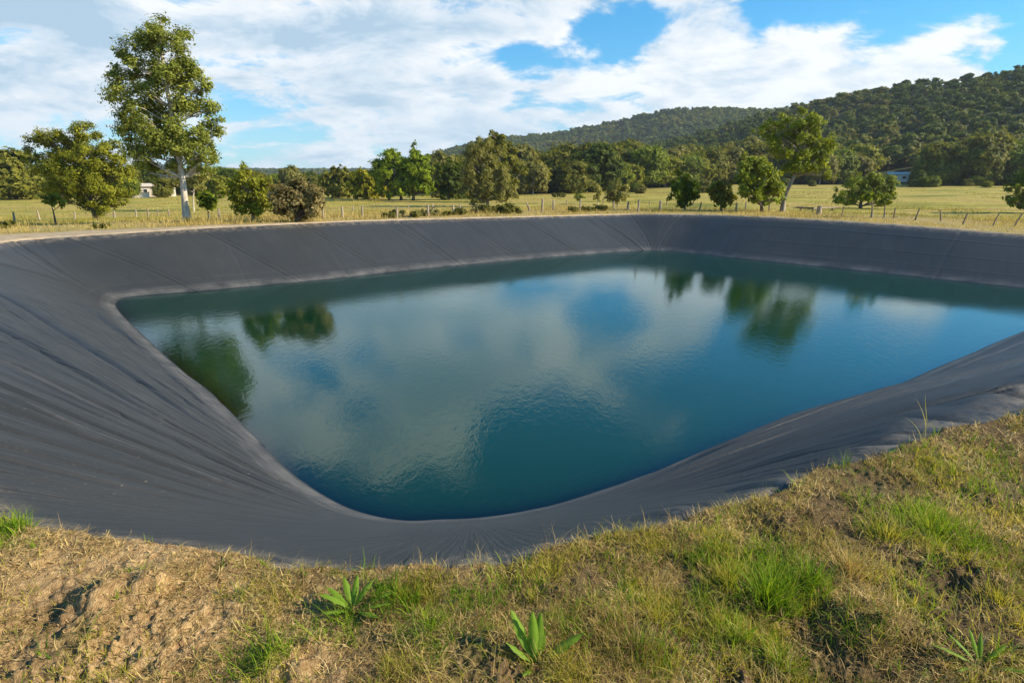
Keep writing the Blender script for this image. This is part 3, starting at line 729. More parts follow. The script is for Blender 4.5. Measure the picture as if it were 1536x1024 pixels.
px_tree('broadleaf_tree', 'vivid green broadleaf tree, right one of the touching pair', (620, 301), [(620, 230, 12), (632, 238, 12), (620, 248, 16), (636, 254, 13), (625, 266, 17), (641, 270, 10), (618, 280, 12), (635, 283, 11), (645, 280, 6)], [(620, 301), (621, 285), (624, 260), (624, 242)], .20, 110, .17, 'bright_leaf', 'dark_bark', sub=4, first=.15)
px_tree('round_tree', 'very dark rounded tree between the vivid green pair and the grey gum', (672, 300), [(672, 250, 11), (664, 262, 13), (680, 262, 13), (660, 278, 13), (676, 280, 15), (688, 276, 9), (668, 290, 11)], [(672, 300), (672, 285), (672, 262)], .18, 42, .28, 'dark_leaf', 'dark_bark', sub=4, first=.1)
px_tree('gum_tree', 'big grey olive gum with drooping crown in the middle of the paddock edge', (731, 311),
        [(716, 214, 12), (726, 222, 14), (707, 228, 13), (738, 232, 14), (718, 242, 16), (702, 250, 12), (736, 252, 16), (754, 252, 11), (696, 266, 11), (715, 266, 16), (738, 272, 16), (758, 270, 12), (700, 284, 13), (722, 288, 14), (745, 290, 13), (768, 280, 11), (712, 300, 9), (755, 297, 9), (772, 292, 6)],
        [(731, 311), (731, 296), (728, 270), (724, 245), (720, 222)], .18, 190, .10, 'grey_olive_leaf', 'grey_bark', sub=4, limb_r=.045, droop=.25, first=.2)
px_tree('gum_tree', 'olive gum standing right behind the big grey drooping gum', (752, 304), [(745, 206, 10), (755, 212, 11), (738, 216, 9), (764, 225, 11), (750, 226, 13), (770, 240, 10), (758, 245, 13), (772, 258, 10), (765, 272, 10)], [(752, 304), (753, 280), (752, 250), (748, 215)], .22, 46, .25, 'olive_leaf', 'grey_bark', sub=4, limb_r=.06, first=.2)
px_tree('small_tree', 'small dense sapling by the fence left of a taller thin post', (926, 311), [(926, 280, 9), (918, 288, 8), (934, 290, 9), (926, 294, 10), (938, 283, 5)], [(926, 311), (926, 302), (926, 285)], .06, 120, .15, 'grey_olive_leaf', 'grey_bark', sub=4)
px_tree('small_tree', 'thin wispy sapling with pale stem at the paddock fence', (897, 307), [(895, 284, 8), (901, 292, 6), (893, 297, 5), (890, 274, 6)], [(897, 307), (897, 297), (895, 280)], .05, 90, .15, 'grey_olive_leaf', 'pale_bark', sub=2)
px_tree('small_tree', 'low little sapling on thin stem beside a fence post', (872, 306), [(869, 293, 5), (874, 297, 5), (867, 298, 4)], [(872, 306), (871, 295)], .04, 120, .14, 'mid_leaf', 'grey_bark', sub=2)
px_tree('small_tree', 'bright young round tree on a slim stem, left one of two in the paddock', (1027, 316), [(1027, 270, 10), (1018, 280, 11), (1036, 282, 11), (1014, 290, 8), (1028, 292, 13), (1041, 293, 8), (1026, 302, 9)], [(1027, 316), (1027, 305), (1027, 280)], .075, 130, .15, 'mid_leaf', 'dark_bark', sub=4, first=.1)
px_tree('small_tree', 'young round tree on a slim stem, right one of two in the paddock', (1082, 317), [(1082, 276, 9), (1073, 284, 9), (1091, 284, 9), (1070, 295, 7), (1082, 294, 12), (1095, 295, 7), (1080, 302, 7)], [(1082, 317), (1082, 305), (1082, 282)], .07, 130, .15, 'olive_leaf', 'dark_bark', sub=4, first=.1)
px_tree('spreading_tree', 'large open crowned tree with forked leaning trunk beyond the far right bank', (1173, 318),
        [(1190, 180, 13), (1208, 182, 14), (1174, 188, 12), (1150, 192, 10), (1140, 196, 8), (1222, 195, 12), (1195, 202, 17), (1170, 208, 13), (1218, 212, 14), (1238, 208, 10), (1180, 228, 14), (1200, 230, 15), (1222, 232, 13), (1240, 228, 10), (1248, 216, 7), (1196, 250, 12), (1215, 252, 10), (1234, 250, 8), (1180, 252, 10), (1242, 262, 6), (1158, 210, 9), (1160, 225, 9), (1228, 182, 7), (1232, 240, 9), (1205, 165, 6)],
        [(1173, 318), (1176, 300), (1181, 286), (1190, 268), (1200, 250), (1206, 225), (1205, 200)], .13, 330, .072, 'fresh_leaf', 'grey_bark', sub=4, limb_r=.03, limb_k=.6, first=.5, depth=1.1)
px_tree('broadleaf_tree', 'dark leafy tree growing against the left of the large open crowned tree', (1143, 319),
        [(1130, 240, 12), (1120, 252, 12), (1142, 250, 14), (1158, 258, 12), (1116, 268, 11), (1134, 270, 16), (1155, 276, 14), (1120, 284, 11), (1140, 290, 13), (1160, 292, 11), (1128, 298, 8), (1168, 280, 8)], [(1143, 319), (1142, 305), (1140, 280), (1136, 255)], .09, 190, .105, 'fresh_leaf', 'dark_bark', sub=4, first=.15)
px_tree('small_tree', 'leafy sapling in front of the forked trunk on the right', (1154, 317), [(1153, 292, 9), (1148, 300, 6), (1160, 300, 6), (1156, 285, 6)], [(1154, 317), (1154, 300), (1153, 290)], .045, 130, .14, 'bright_leaf', 'grey_bark', sub=2)
px_tree('spreading_tree', 'low umbrella shaped green tree in the right hand paddock', (1291, 313),
        [(1290, 270, 10), (1305, 268, 11), (1320, 270, 10), (1275, 276, 11), (1292, 280, 13), (1312, 280, 13), (1330, 280, 10), (1262, 288, 10), (1280, 292, 11), (1300, 292, 11), (1322, 294, 11), (1337, 292, 7), (1258, 299, 7), (1275, 302, 7), (1325, 304, 7)], [(1291, 313), (1292, 300), (1296, 285), (1300, 274)], .16, 200, .105, 'fresh_leaf', 'dark_bark', sub=4, flat=.7, first=.1)
px_tree('small_tree', 'thin stemmed sapling in front of the umbrella shaped tree', (1307, 327), [(1307, 290, 8), (1302, 297, 6), (1314, 297, 6)], [(1307, 327), (1308, 310), (1307, 295)], .05, 130, .13, 'mid_leaf', 'grey_bark', sub=2)
px_tree('small_tree', 'second bare stemmed sapling just right of the umbrella shaped tree', (1326, 327), [(1328, 295, 7), (1322, 302, 5), (1333, 302, 5)], [(1326, 327), (1327, 312), (1327, 298)], .04, 120, .13, 'mid_leaf', 'grey_bark', sub=2)
px_tree('spreading_tree', 'low layered green tree cut off by the right edge of the photo', (1552, 320),
        [(1545, 262, 13), (1530, 270, 11), (1560, 272, 15), (1522, 283, 10), (1542, 285, 14), (1570, 290, 14), (1516, 300, 8), (1535, 303, 10), (1556, 305, 10)], [(1552, 320), (1551, 300), (1548, 280)], .14, 80, .18, 'mid_leaf', 'dark_bark', sub=3, flat=.55, first=.1)

# low shrubs along the verge behind the rim
SH = leaf_mat('shrub_leaf', (.05, .06, .010), (.13, .13, .022), (.25, .22, .05)); M['shrub_leaf'] = SH
shr = [(585, 327, 9), (606, 326, 11), (628, 325, 9), (645, 324, 11), (672, 324, 8), (690, 323, 10), (722, 321, 13), (742, 320, 11), (762, 321, 14), (860, 319, 8), (882, 318, 9), (904, 317, 9), (150, 343, 6), (12, 343, 9), (285, 336, 8), (700, 298, 9), (655, 297, 8), (840, 296, 6)]
shl = ['low olive shrub first in the row behind the far rim', 'low shrub by the white post behind the far rim', 'small shrub in the dry grass behind the far rim', 'yellowish shrub behind the far rim', 'sparse low shrub behind the far rim', 'squat shrub behind the far rim', 'wide dense shrub on the far rim below the big grey gum', 'middle shrub of the dense clump below the big grey gum', 'rightmost shrub of the dense clump below the big grey gum', 'small shrub behind the far corner of the pond', 'middle shrub of three near the far corner', 'rightmost shrub before the far corner of the pond',
       'weedy shrub at the sandy track edge under the broad layered tree', 'weedy shrub at the far left end of the sandy track', 'low weeds at the foot of the tall gum', 'dark round shrub at the paddock end left of the grey gum', 'pale shrub under the vivid green trees', 'small shrub at the edge of the wood']
for (u, v, r), lb in zip(shr, shl):
    b = on_ground(u, v); mpp = math.hypot(b[0], b[1]) / FPX * .97; rr = r * mpp
    bl = [(rng.normal() * rr * .7, rng.normal() * rr * .5, rr * (.3 + .45 * rng.random()), rr * (.45 + .2 * rng.random())) for _ in range(6)]
    far_ = math.hypot(b[0], b[1]) > 60
    tree_from_blobs('shrub', lb, 'shrub', b, bl, [(0, 0, 0), (0, 0, rr * .3), (0, 0, rr * .5)], rr * .08, 40 if far_ else 240, .28 if far_ else .11, 'dark_leaf' if 'dark' in lb else 'shrub_leaf', 'dark_bark', limb_r=.015, first=.1, group='shrubs along the far rim and paddock')

# ------------------------------------------------------------------ the woods
def proto_crown(h, w, K, dens, ls, seed_flat=.7, lo=.16, twig=False):
    B = []
    for k in range(K):
        a = rng.random() * 2 * math.pi; t = rng.random(); zz = h * (lo + (1 - lo) * t * .86)
        env = w * .5 * math.sqrt(max(.08, 1 - ((t - .42) / .62) ** 2))
        q = env * (.45 + .4 * rng.random())
        B.append((q * math.cos(a), q * math.sin(a), zz, w * (.15 + .09 * rng.random())))
    return crown_mesh(B, dens, ls, seed_flat, twig=twig), B
def wood_proto(name, leaf, bark, h, w, K, dens, ls, flat):
    root = empty(name, (0, 0, -500), 'x', 'tree')
    (V, F), B = proto_crown(h, w, K, dens * 1.25, ls * .85, flat, twig=True)
    mb = MB(); mb.tube([(0, 0, -.6), (.05, 0, h * .2), (-.05, .1, h * .45), (.1, 0, h * .8)], [.26, .2, .14, .05], 7)
    for b in B[:7]: mb.tube(limb((0, 0, h * .3), b[:3], .1, 5), np.linspace(.09, .02, 5), 5)
    mb.build('trunk', M[bark], root, True)
    mesh_np('crown', V, F, M[leaf], root)
    return root
WOOD = [wood_proto('woodland_tree', 'olive_leaf', 'grey_bark', 9.0, 8.4, 36, 34, .36, .65), wood_proto('woodland_tree', 'grey_olive_leaf', 'pale_bark', 9.5, 7.6, 34, 34, .35, .7),
        wood_proto('woodland_tree', 'mid_leaf', 'dark_bark', 8.5, 9.4, 36, 34, .36, .55), wood_proto('woodland_tree', 'dark_leaf', 'dark_bark', 9.0, 8.6, 36, 34, .36, .7), wood_proto('woodland_tree', 'yellowgreen_leaf', 'grey_bark', 7.5, 7.4, 30, 34, .35, .7)]
WN = ['olive crowned', 'grey olive', 'fresh green flat crowned', 'dark crowned', 'yellowish green']
used_proto = [False] * len(WOOD)
def wood_tree(k, x, y, sc, zs, label, group, sink=.2):
    o = WOOD[k] if not used_proto[k] else copy_tree(WOOD[k])
    used_proto[k] = True
    o.location = (x, y, gz(x, y) - sink); o.rotation_euler = (0, 0, rng.random() * 6.28); o.scale = (sc, sc, sc * zs)
    tag(o, label, 'tree', group); return o
def polar(u, d):
    a = azel(u, 270)[0]; return d * math.sin(a), d * math.cos(a)
occ = []
def clear_of(x, y, r):
    return all((x - a) ** 2 + (y - b) ** 2 > (r + c) ** 2 for a, b, c in occ)
# specific trees named in the photograph
sp = [(2, 1432, 160, .95, .92, 'wide flat crowned tree at the wood edge beyond the right paddock'), (3, 1330, 196, .72, .8, 'dark tree overhanging the pale shed roof from behind'), (0, 860, 116, .72, .95, 'olive tree with open crown at the front of the wood, middle of the photo'),
      (1, 800, 112, .72, 1.0, 'pale stemmed grey tree leading the wood edge beside the grey gum'), (0, 20, 112, .95, .85, 'big olive tree at the far left paddock edge'), (3, 60, 126, .75, .8, 'dark tree just right of the big olive one at far left'), (3, 225, 138, .82, .85, 'dark tree behind the cream house'),
      (2, 338, 150, .70, .95, 'umbrella topped tree rising behind the tall gum trunk'), (4, 330, 116, .62, .78, 'yellowish bushy tree right of the tall gum trunk'), (3, 345, 128, .66, .8, 'dark bushy tree behind the yellow green tree'), (0, 490, 128, .55, .8, 'low olive tree behind the brown bush')]
for k, u, d, sc, zs, lb in sp:
    x, y = polar(u, d); occ.append((x, y, 3.0)); wood_tree(k, x, y, sc, zs, lb, None)
n_ind = 0
cnt = {}
far_pts = []
a0, a1 = -R(44), R(46)
rings = [100.0]
while rings[-1] < 640: rings.append(rings[-1] + (4.6 if rings[-1] < 200 else 4.8 if rings[-1] < 330 else 5.6))
for d in rings:
    step = 4.6 if d < 200 else 4.8 if d < 330 else 5.6
    na_ = int(d * (a1 - a0) / (step * 1.06))
    for j in range(na_):
        a = a0 + (j + rng.random()) / na_ * (a1 - a0); dd = d + (rng.random() - .5) * step * .9
        x, y = dd * math.sin(a), dd * math.cos(a)
        d0 = float(np.interp(a, [-.8, -.55, -.42, -.3, -.2, -.1, .0, .12, .25, .35, .7], [112, 118, 135, 124, 108, 112, 118, 122, 148, 164, 158])) + 10 * float(fbm(np.array([x / 22]), np.array([y / 22]), 2)[0])
        if dd < d0: continue
        left = a < -.12
        if left and dd > 330: continue
        if left and rng.random() < .45: continue
        dep = dd - d0
        if abs(a - azel(222, 270)[0]) < .035 and dd < 128: continue       # the house's clearing
        if abs(a - azel(1345, 270)[0]) < .036 and dd < 188: continue      # the shed's clearing
        if dep < (26 if not left else 30) and n_ind < 230:
            sc = (.66 + .30 * rng.random()) * (.64 if left else (1.16 if a < .25 else 1.2))
            if -.30 < a < -.13: sc *= .8
            if not clear_of(x, y, 2.0): continue
            occ.append((x, y, 2.0))
            pk = int(rng.choice(5, p=[.36, .28, .17, .05, .14])); 
            side = 'left of the paddock' if left else ('at the foot of the hill' if a < .3 else 'beyond the right paddock')
            lb = WN[pk] + ' tree in the wood ' + side
            wood_tree(pk, x, y, sc, .85 + .25 * rng.random(), lb, 'woodland trees ' + side); n_ind += 1
        else:
            far_pts.append((x, y, dd))
for k, u, vv, sc, lb in [(0, 246, 296.5, .36, 'olive garden shrub at the right end of the farmhouse'), (2, 192, 297, .4, 'green garden shrub at the left end of the white garden wall'), (3, 1376, 280, .36, 'dark shrub against the right side of the shed'), (2, 1330, 280, .3, 'green shrub at the left corner of the shed')]:
    bx_, by_, bz_ = on_ground(u, vv); o = copy_tree(WOOD[k]); o.name = 'garden_shrub'; o.location = (bx_, by_, bz_ - .5 * sc); o.scale = (sc, sc, sc); tag(o, lb, 'shrub', 'garden shrubs')
for q in range(46):
    u = rng.uniform(640, 1230) if q < 24 else (rng.uniform(1180, 1530) if q < 34 else rng.uniform(0, 560))
    if q >= 34 and 190 < u < 255 or 1322 < u < 1372: continue
    vv = rng.uniform(285, 291) if u < 1150 and u > 600 else (rng.uniform(277.5, 281) if u > 600 else rng.uniform(293.5, 297))
    bx_, by_, bz_ = on_ground(u, vv); k = int(rng.integers(5)); sc = rng.uniform(.14, .30)
    o = copy_tree(WOOD[k]); o.name = 'undergrowth_shrub'; o.location = (bx_, by_, bz_ - .45 * sc * 3); o.scale = (sc * 1.3, sc * 1.3, sc); o.rotation_euler = (0, 0, rng.random() * 6.28)
    tag(o, 'small leafy shrub in the undergrowth at the foot of the wood', 'shrub', 'undergrowth shrubs at the wood edge')
# everything deeper in the wood and up the hill reads as one canopy
def canopy(name, pts, lib, mats, lo, hi):
    pts = np.array(pts); print(name, len(pts), [len(l[1]) for l in lib]); zg = ground_z(pts[:, 0], pts[:, 1], detail=False)
    out = {k: ([], []) for k in range(len(mats))}; n = {k: 0 for k in range(len(mats))}
    tone = fbm(pts[:, 0] / 60, pts[:, 1] / 60, 3)
    for (x, y, d), z, tn in zip(pts, zg, tone):
        V, F = lib[int(rng.integers(len(lib)))]
        s = (lo + (hi - lo) * rng.random() ** 1.3) * (1 if d < 230 else .82 if d < 600 else 1); a = rng.random() * 6.28; ca, sa = math.cos(a), math.sin(a)
        W_ = V @ np.array([[ca, sa, 0], [-sa, ca, 0], [0, 0, 1]]) * np.array([s, s, s * (.8 + .3 * rng.random())]) + np.array([x, y, z - .5])
        k = int(np.clip((tn + .14 * rng.normal()) * 2.6 + 1.05, 0, len(mats) - 1))
        out[k][0].append(W_); out[k][1].append(F + n[k]); n[k] += len(W_)
    Vs, Fs, mi = [], [], []; tot = 0
    for k in out:
        if not out[k][0]: continue
        V = np.vstack(out[k][0]); F = np.vstack(out[k][1]) + tot; Vs.append(V); Fs.append(F); mi.append(np.full(len(F), k)); tot += len(V)
    o = mesh_np(name, np.vstack(Vs), np.vstack(Fs), mats[0])
    for m in mats[1:]: o.data.materials.append(m)
    o.data.polygons.foreach_set('material_index', np.concatenate(mi).astype(np.int32)); o.data.update()
    return o
lib = []
for q in range(9):
    lib.append(proto_crown(6.0, 7.8, 11, 4.0, .80, .62, .25)[0])
hm = [leaf_mat('hill_leaf_dark', (.028, .056, .010), (.070, .115, .017), (.14, .185, .035)), leaf_mat('hill_leaf_olive', (.05, .072, .011), (.13, .16, .022), (.25, .265, .045)), leaf_mat('hill_leaf_pale', (.075, .080, .016), (.19, .185, .038), (.33, .30, .075))]
o = canopy('hill_forest', [p for p in far_pts], lib, hm, .50, .88)
tag(o, 'dense olive green forest covering the whole hillside behind the wood edge', 'forest', kind='stuff')
# tree line on the far ridge and the low distant hills
fp = []
for u in np.arange(-60, 1700, 1.0):
    a = azel(u, 270)[0]
    dF = float(np.interp(a, [-.5, -.18, -.1, .3, .8], [1500, 1400, 900, 720, 650]))
    for q in range(4 if u < 620 else 5):
        d = dF * (1 - .28 * rng.random() ** 1.6); fp.append((d * math.sin(a), d * math.cos(a), d))
lib2 = [proto_crown(6.0, 8.5, 7, .9, 2.2, .6, .2)[0] for _ in range(6)]
o = canopy('ridge_forest', fp, lib2, hm, .5, 1.0)
tag(o, 'far off wooded ridge and low hills along the skyline', 'forest', kind='stuff')

# ------------------------------------------------------------------ fences
M['post_wood'] = bark_mat('post_wood', (.17, .125, .085), (.42, .34, .245), 9)
M['dark_post'] = bark_mat('dark_post', (.10, .075, .05), (.27, .20, .14), 9)
M['wire'] = plain_mat('wire', (.10, .095, .09), (.16, .15, .14), .5)
def fence(name, label, posts, mat, wires, r=.05, rail=None):
    """posts: (u, base v, top v, lean)"""
    P = []
    for u, vb, vt, ln in posts:
        x, y, z = on_ground(u, vb); top = at_y(u, vt, y)
        P.append((x, y, z, max(.5, top[2] - z), ln))
    c = P[len(P) // 2]; root = empty(name, c[:3], label, 'fence')
    c = np.array(c[:3])
    for x, y, z, h, ln in P:
        mb = MB(); b = np.array([x, y, z]) - c
        tp = b + np.array([ln * h, (rng.random() - .5) * .06, h])
        rr = r * (.75 + .5 * rng.random())
        mb.tube([b - [0, 0, .2], b * .67 + tp * .33, b * .33 + tp * .67, tp], [rr * 1.05, rr, rr * .95, rr * .85], 7, .15)
        mb.build('fence_post', M[mat], root)
    for wz in wires:
        mb = MB(); pts = []
        for (x, y, z, h, ln), (x2, y2, z2, h2, l2) in zip(P[:-1], P[1:]):
            for t in np.linspace(0, 1, 5)[:-1]:
                a = np.array([x + ln * h * wz, y, z + h * wz]); b = np.array([x2 + l2 * h2 * wz, y2, z2 + h2 * wz])
                q = a + (b - a) * t - np.array([0, 0, .05 * math.sin(math.pi * t)]); pts.append(q - c)
        x, y, z, h, ln = P[-1]; pts.append(np.array([x + ln * h * wz, y, z + h * wz]) - c)
        mb.tube(pts, .0035, 4); mb.build('fence_wire', M['wire'], root)
    return root
fence('wire_fence', 'old leaning post and wire fence in dry grass at far left', [(22, 332, 318, .05), (60, 330, 316, -.15), (112, 329, 317, .2), (172, 327, 317, .05), (205, 326, 314, .0), (223, 327, 313, .02), (237, 324, 316, .1), (254, 324, 315, 0)], 'post_wood', (.55, .85), .06)
fence('wire_fence', 'weathered pale wooden post and wire fence beyond the far left bank', [(330, 331, 318, 0), (447, 331, 313, -.03), (485, 329, 312, 0), (514, 327, 311, .02), (544, 325, 313, 0), (596, 328, 311, 0), (642, 325, 307, .03), (680, 323, 312, 0), (723, 321, 312, 0)], 'post_wood', (.4, .65, .9), .055)
fence('wire_fence', 'pale post fence with leaning braces behind the far corner of the pond', [(795, 317, 308, -.4), (813, 319, 298, .04), (830, 316, 300, 0), (870, 314, 298, .02), (920, 314, 305, 0), (941, 315, 306, .1), (957, 318, 299, .05), (990, 318, 301, 0), (1049, 316, 304, .15), (1104, 318, 308, 0), (1118, 315, 306, .05)], 'post_wood', (.4, .8), .055)
fence('wire_fence', 'thin second row of posts across the middle paddock', [(530, 318, 309, 0), (613, 316, 306, 0), (649, 316, 308, 0), (690, 315, 307, 0), (850, 308, 300, 0), (905, 308, 301, 0), (974, 309, 301, 0), (1000, 308, 300, 0), (1040, 308, 300, 0), (1080, 308, 300, 0)], 'post_wood', (.5, .9), .05)
fence('wire_fence', 'dark twisted post fence along the right hand verge', [(1262, 325, 312, .1), (1340, 328, 314, 0), (1372, 331, 317, .25), (1412, 332, 319, -.3), (1443, 338, 327, .3), (1488, 339, 325, .35), (1520, 340, 328, .5), (1548, 341, 327, 0)], 'dark_post', (.5, .85), .028)
# the short rail fence by the big right tree
rp = [(1201, 317, 310), (1219, 318, 311), (1228, 322, 309), (1248, 317, 310)]
P = [on_ground(u, v) for u, v, _ in rp]; c = np.array(P[1]); root = empty('rail_fence', tuple(c), 'short timber rail on stout posts right of the forked trunk', 'fence')
tops = []
for i, ((u, vb, vt), p) in enumerate(zip(rp, P)):
    top = at_y(u, vt, p[1]); b = np.array(p) - c; h = top[2] - p[2]; tops.append(b + [0, 0, h])
    mb = MB(); r_ = .13 if i == 2 else .07; mb.tube([b - [0, 0, .2], b + [0, 0, h * .5], b + [.02, 0, h]], [r_, r_, r_ * .9], 8, .12); mb.build('fence_post', M['post_wood' if i == 2 else 'dark_post'], root)
mb = MB(); mb.tube([tops[0] + [-.3, 0, -.05], tops[1] + [0, 0, -.07], tops[3] + [.5, 0, -.05]], .06, 7, .1); mb.build('rail', M['dark_post'], root)

# ------------------------------------------------------------------ house and shed
M['render_wall'] = plain_mat('render_wall', (.58, .50, .40), (.72, .64, .53), .85, 3)
M['roof_cream'] = plain_mat('roof_cream', (.50, .42, .32), (.66, .56, .44), .7, 3)
M['roof_blue'] = plain_mat('roof_blue', (.42, .41, .39), (.56, .55, .52), .5, 3)
M['white_wall'] = plain_mat('white_wall', (.66, .63, .56), (.80, .77, .70), .7, 3)
M['dark_glass'] = plain_mat('dark_glass', (.02, .022, .025), (.04, .045, .05), .15, 3)
M['timber'] = plain_mat('timber', (.18, .12, .08), (.30, .21, .14), .8, 5)
def gable(mb, cx, cy, z, lx, ly, rise, over=.35, th=.12):
    x0, x1 = cx - lx / 2 - over, cx + lx / 2 + over; y0, y1 = cy - ly / 2 - over, cy + ly / 2 + over
    for sgn in (0, 1):
        ya = y0 if sgn == 0 else y1
        P = [(x0, ya, z), (x1, ya, z), (x1, cy, z + rise), (x0, cy, z + rise)]
        Q = [(a, b, c_ + th) for a, b, c_ in P]
        mb.add(P + Q, [[0, 3, 2, 1], [4, 5, 6, 7], [0, 1, 5, 4], [1, 2, 6, 5], [2, 3, 7, 6], [3, 0, 4, 7]])
hx, hy = polar(231, 117); hz = gz(hx, hy)
h = empty('house', (hx, hy, hz), 'low cream farmhouse with pale roof half hidden behind the left trees', 'house', rz=R(20)); h.scale = (.6, .6, .6)
mb = MB(); mb.box((0, 0, 1.2), (6.2, 4, 2.9)); mb.box((-4.2, -.4, .7), (2.2, 3.2, 1.9)); mb.build('wall', M['render_wall'], h)
mb = MB(); gable(mb, 0, 0, 2.66, 6.2, 4, .75); mb.build('roof', M['roof_cream'], h)
mb = MB(); mb.box((-4.35, -.4, 1.75), (2.4, 3.6, .16)); mb.build('roof', M['roof_cream'], h)
for wx in (-2.0, .2, 2.1):
    mb = MB(); mb.box((wx, -2.02, 1.55), (.95, .06, 1.0)); w = mb.build('window', M['white_wall'], h)
    mb = MB(); mb.box((wx, -2.06, 1.55), (.8, .04, .85)); mb.build('pane', M['dark_glass'], w)
mb = MB(); mb.box((1.2, -2.02, 1.0), (.85, .07, 1.95)); mb.build('door', M['timber'], h)
mb = MB(); mb.box((3.9, -.6, 2.3), (1.6, 3.4, .12)); mb.build('porch_roof', M['white_wall'], h)
for px_ in (3.3, 4.55):
    mb = MB(); mb.box((px_, -2.1, 1.0), (.12, .12, 2.5)); mb.build('porch_post', M['white_wall'], h)
mb = MB(); mb.box((3.9, 1.0, 1.0), (1.5, .14, 2.4)); mb.build('porch_wall', M['white_wall'], h)
wx, wy = polar(206, 112)
wl = empty('garden_wall', (wx, wy, gz(wx, wy)), 'low whitewashed garden wall in front of the cream farmhouse', 'wall', rz=R(16))
mb = MB(); mb.box((0, 0, .3), (2.6, .3, .9)); mb.build('wall_body', M['white_wall'], wl)
mb = MB(); mb.box((0, 0, .8), (2.75, .42, .1)); mb.build('coping', M['roof_cream'], wl)
sx, sy = polar(1346, 170); sz = gz(sx, sy)
sh = empty('shed', (sx, sy, sz), 'white farm shed with pale grey metal roof at the wood edge', 'shed', rz=R(-22)); sh.scale = (.74, .74, .62)
mb = MB(); mb.box((0, 0, 1.0), (5.6, 4.2, 2.6)); mb.build('wall', M['white_wall'], sh)
mb = MB(); gable(mb, 0, 0, 2.3, 5.6, 4.2, .85); mb.build('roof', M['roof_blue'], sh)
mb = MB(); mb.box((-1.3, -2.13, 1.0), (1.6, .08, 2.1)); mb.build('door', M['timber'], sh)
mb = MB(); mb.box((1.4, -2.13, 1.3), (1.0, .07, .8)); w = mb.build('window', M['timber'], sh)
mb = MB(); mb.box((1.4, -2.17, 1.3), (.84, .05, .64)); mb.build('pane', M['dark_glass'], w)

# ------------------------------------------------------------------ grass
def blade_mat(name, stops, transl=.3, nscale=2.0):
    m, g, out = newmat(name)
    geo = g('ShaderNodeNewGeometry')
    f = g.math('ADD', g.math('MULTIPLY', geo.outputs['Random Per Island'], .55), g.mapr(g.noise(geo.outputs['Position'], nscale, 3), .32, .68, 0, .45))
    c = g.ramp(f, stops)
    p = g('ShaderNodeBsdfPrincipled', {'Base Color': c, 'Roughness': .6, 'Specular IOR Level': .12})
    t = g('ShaderNodeBsdfTranslucent', {'Color': g.mix(1.0, c, (1.2, 1.15, .6), 'MULTIPLY')})
    x = g('ShaderNodeMixShader', {0: transl, 1: p.outputs[0], 2: t.outputs[0]})
    g.nt.links.new(x.outputs[0], out.inputs[0]); return m
STRAW = blade_mat('straw_blade', [(.05, (.13, .075, .030)), (.38, (.36, .24, .09)), (.68, (.58, .43, .165)), (.96, (.74, .59, .28))], .25)
OLIVE = blade_mat('olive_blade', [(.05, (.09, .10, .010)), (.35, (.27, .27, .028)), (.65, (.50, .43, .07)), (.95, (.66, .52, .16))], .42)
GREENB = blade_mat('green_blade', [(.05, (.045, .10, .006)), (.4, (.13, .24, .012)), (.75, (.29, .38, .026)), (.95, (.46, .45, .08))], .42)
FARG = blade_mat('verge_blade', [(.05, (.16, .14, .03)), (.35, (.38, .28, .08)), (.7, (.60, .45, .17)), (.95, (.32, .31, .04))], .3, .3)
PADG = blade_mat('paddock_blade', [(.1, (.12, .13, .02)), (.4, (.27, .25, .04)), (.65, (.46, .35, .09)), (.9, (.40, .27, .10))], .3, .12)
def blades(B, az, L, w, lean, curl, twist, seg=4):
    """curved tapering blades; B base points"""
    n = len(B); pts = [B]; a = az.copy(); th = lean.copy(); p = B.copy()
    for k in range(seg):
        d = np.stack([np.sin(th) * np.cos(a), np.sin(th) * np.sin(a), np.cos(th)], 1)
        p = p + d * (L / seg)[:, None]; pts.append(p); th = th + curl / seg; a = a + twist / seg
    side = np.stack([-np.sin(az), np.cos(az), np.zeros(n)], 1)
    yaw = rng.normal(size=n) * .9; side = side * np.cos(yaw)[:, None] + np.stack([np.cos(az), np.sin(az), np.zeros(n)], 1) * np.sin(yaw)[:, None]
    V = []
    for k, q in enumerate(pts):
        ww = w * (1 - (k / seg) ** 1.6 * .88) * (.75 if k == 0 else 1)
        V += [q - side * ww[:, None] / 2, q + side * ww[:, None] / 2]
    V = np.stack(V, 1); m = V.shape[1]
    F = np.array([[2 * k, 2 * k + 1, 2 * k + 3, 2 * k + 2] for k in range(seg)])
    F = (np.arange(n)[:, None, None] * m + F[None]).reshape(-1, 4)
    return V.reshape(-1, 3), F
def near_points(n, dens, far_max=15.0):
    """points on the camera-side ground, thinned by distance and by a density map"""
    a = R(-58) + rng.random(n) * R(116); r = np.exp(np.log(1.3) + rng.random(n) * np.log(far_max / 1.3))
    x = r * np.sin(a); y = r * np.cos(a)
    sd, _ = rim_dist(x, y)
    k = (sd > -.03 + .05 * rng.random(n)) & (rng.random(n) < dens(x, y, sd))
    x, y = x[k], y[k]
    return x, y, sd[k], np.hypot(x, y)
_bare = [(at(u, v, 0)[0], at(u, v, 0)[1], r, 1) for u, v, r in [(60, 960, .65), (160, 890, .55), (60, 850, .5), (280, 930, .5), (400, 950, .32), (470, 1010, .25), (1440, 985, .34), (1430, 885, .16), (1180, 785, .26), (330, 860, .25), (1330, 740, .3), (1240, 765, .2), (890, 850, .16), (1490, 655, .45), (1240, 965, .2), (720, 1015, .2), (540, 965, .15)]]
bare = lambda x, y: field_of(_bare, x, y)
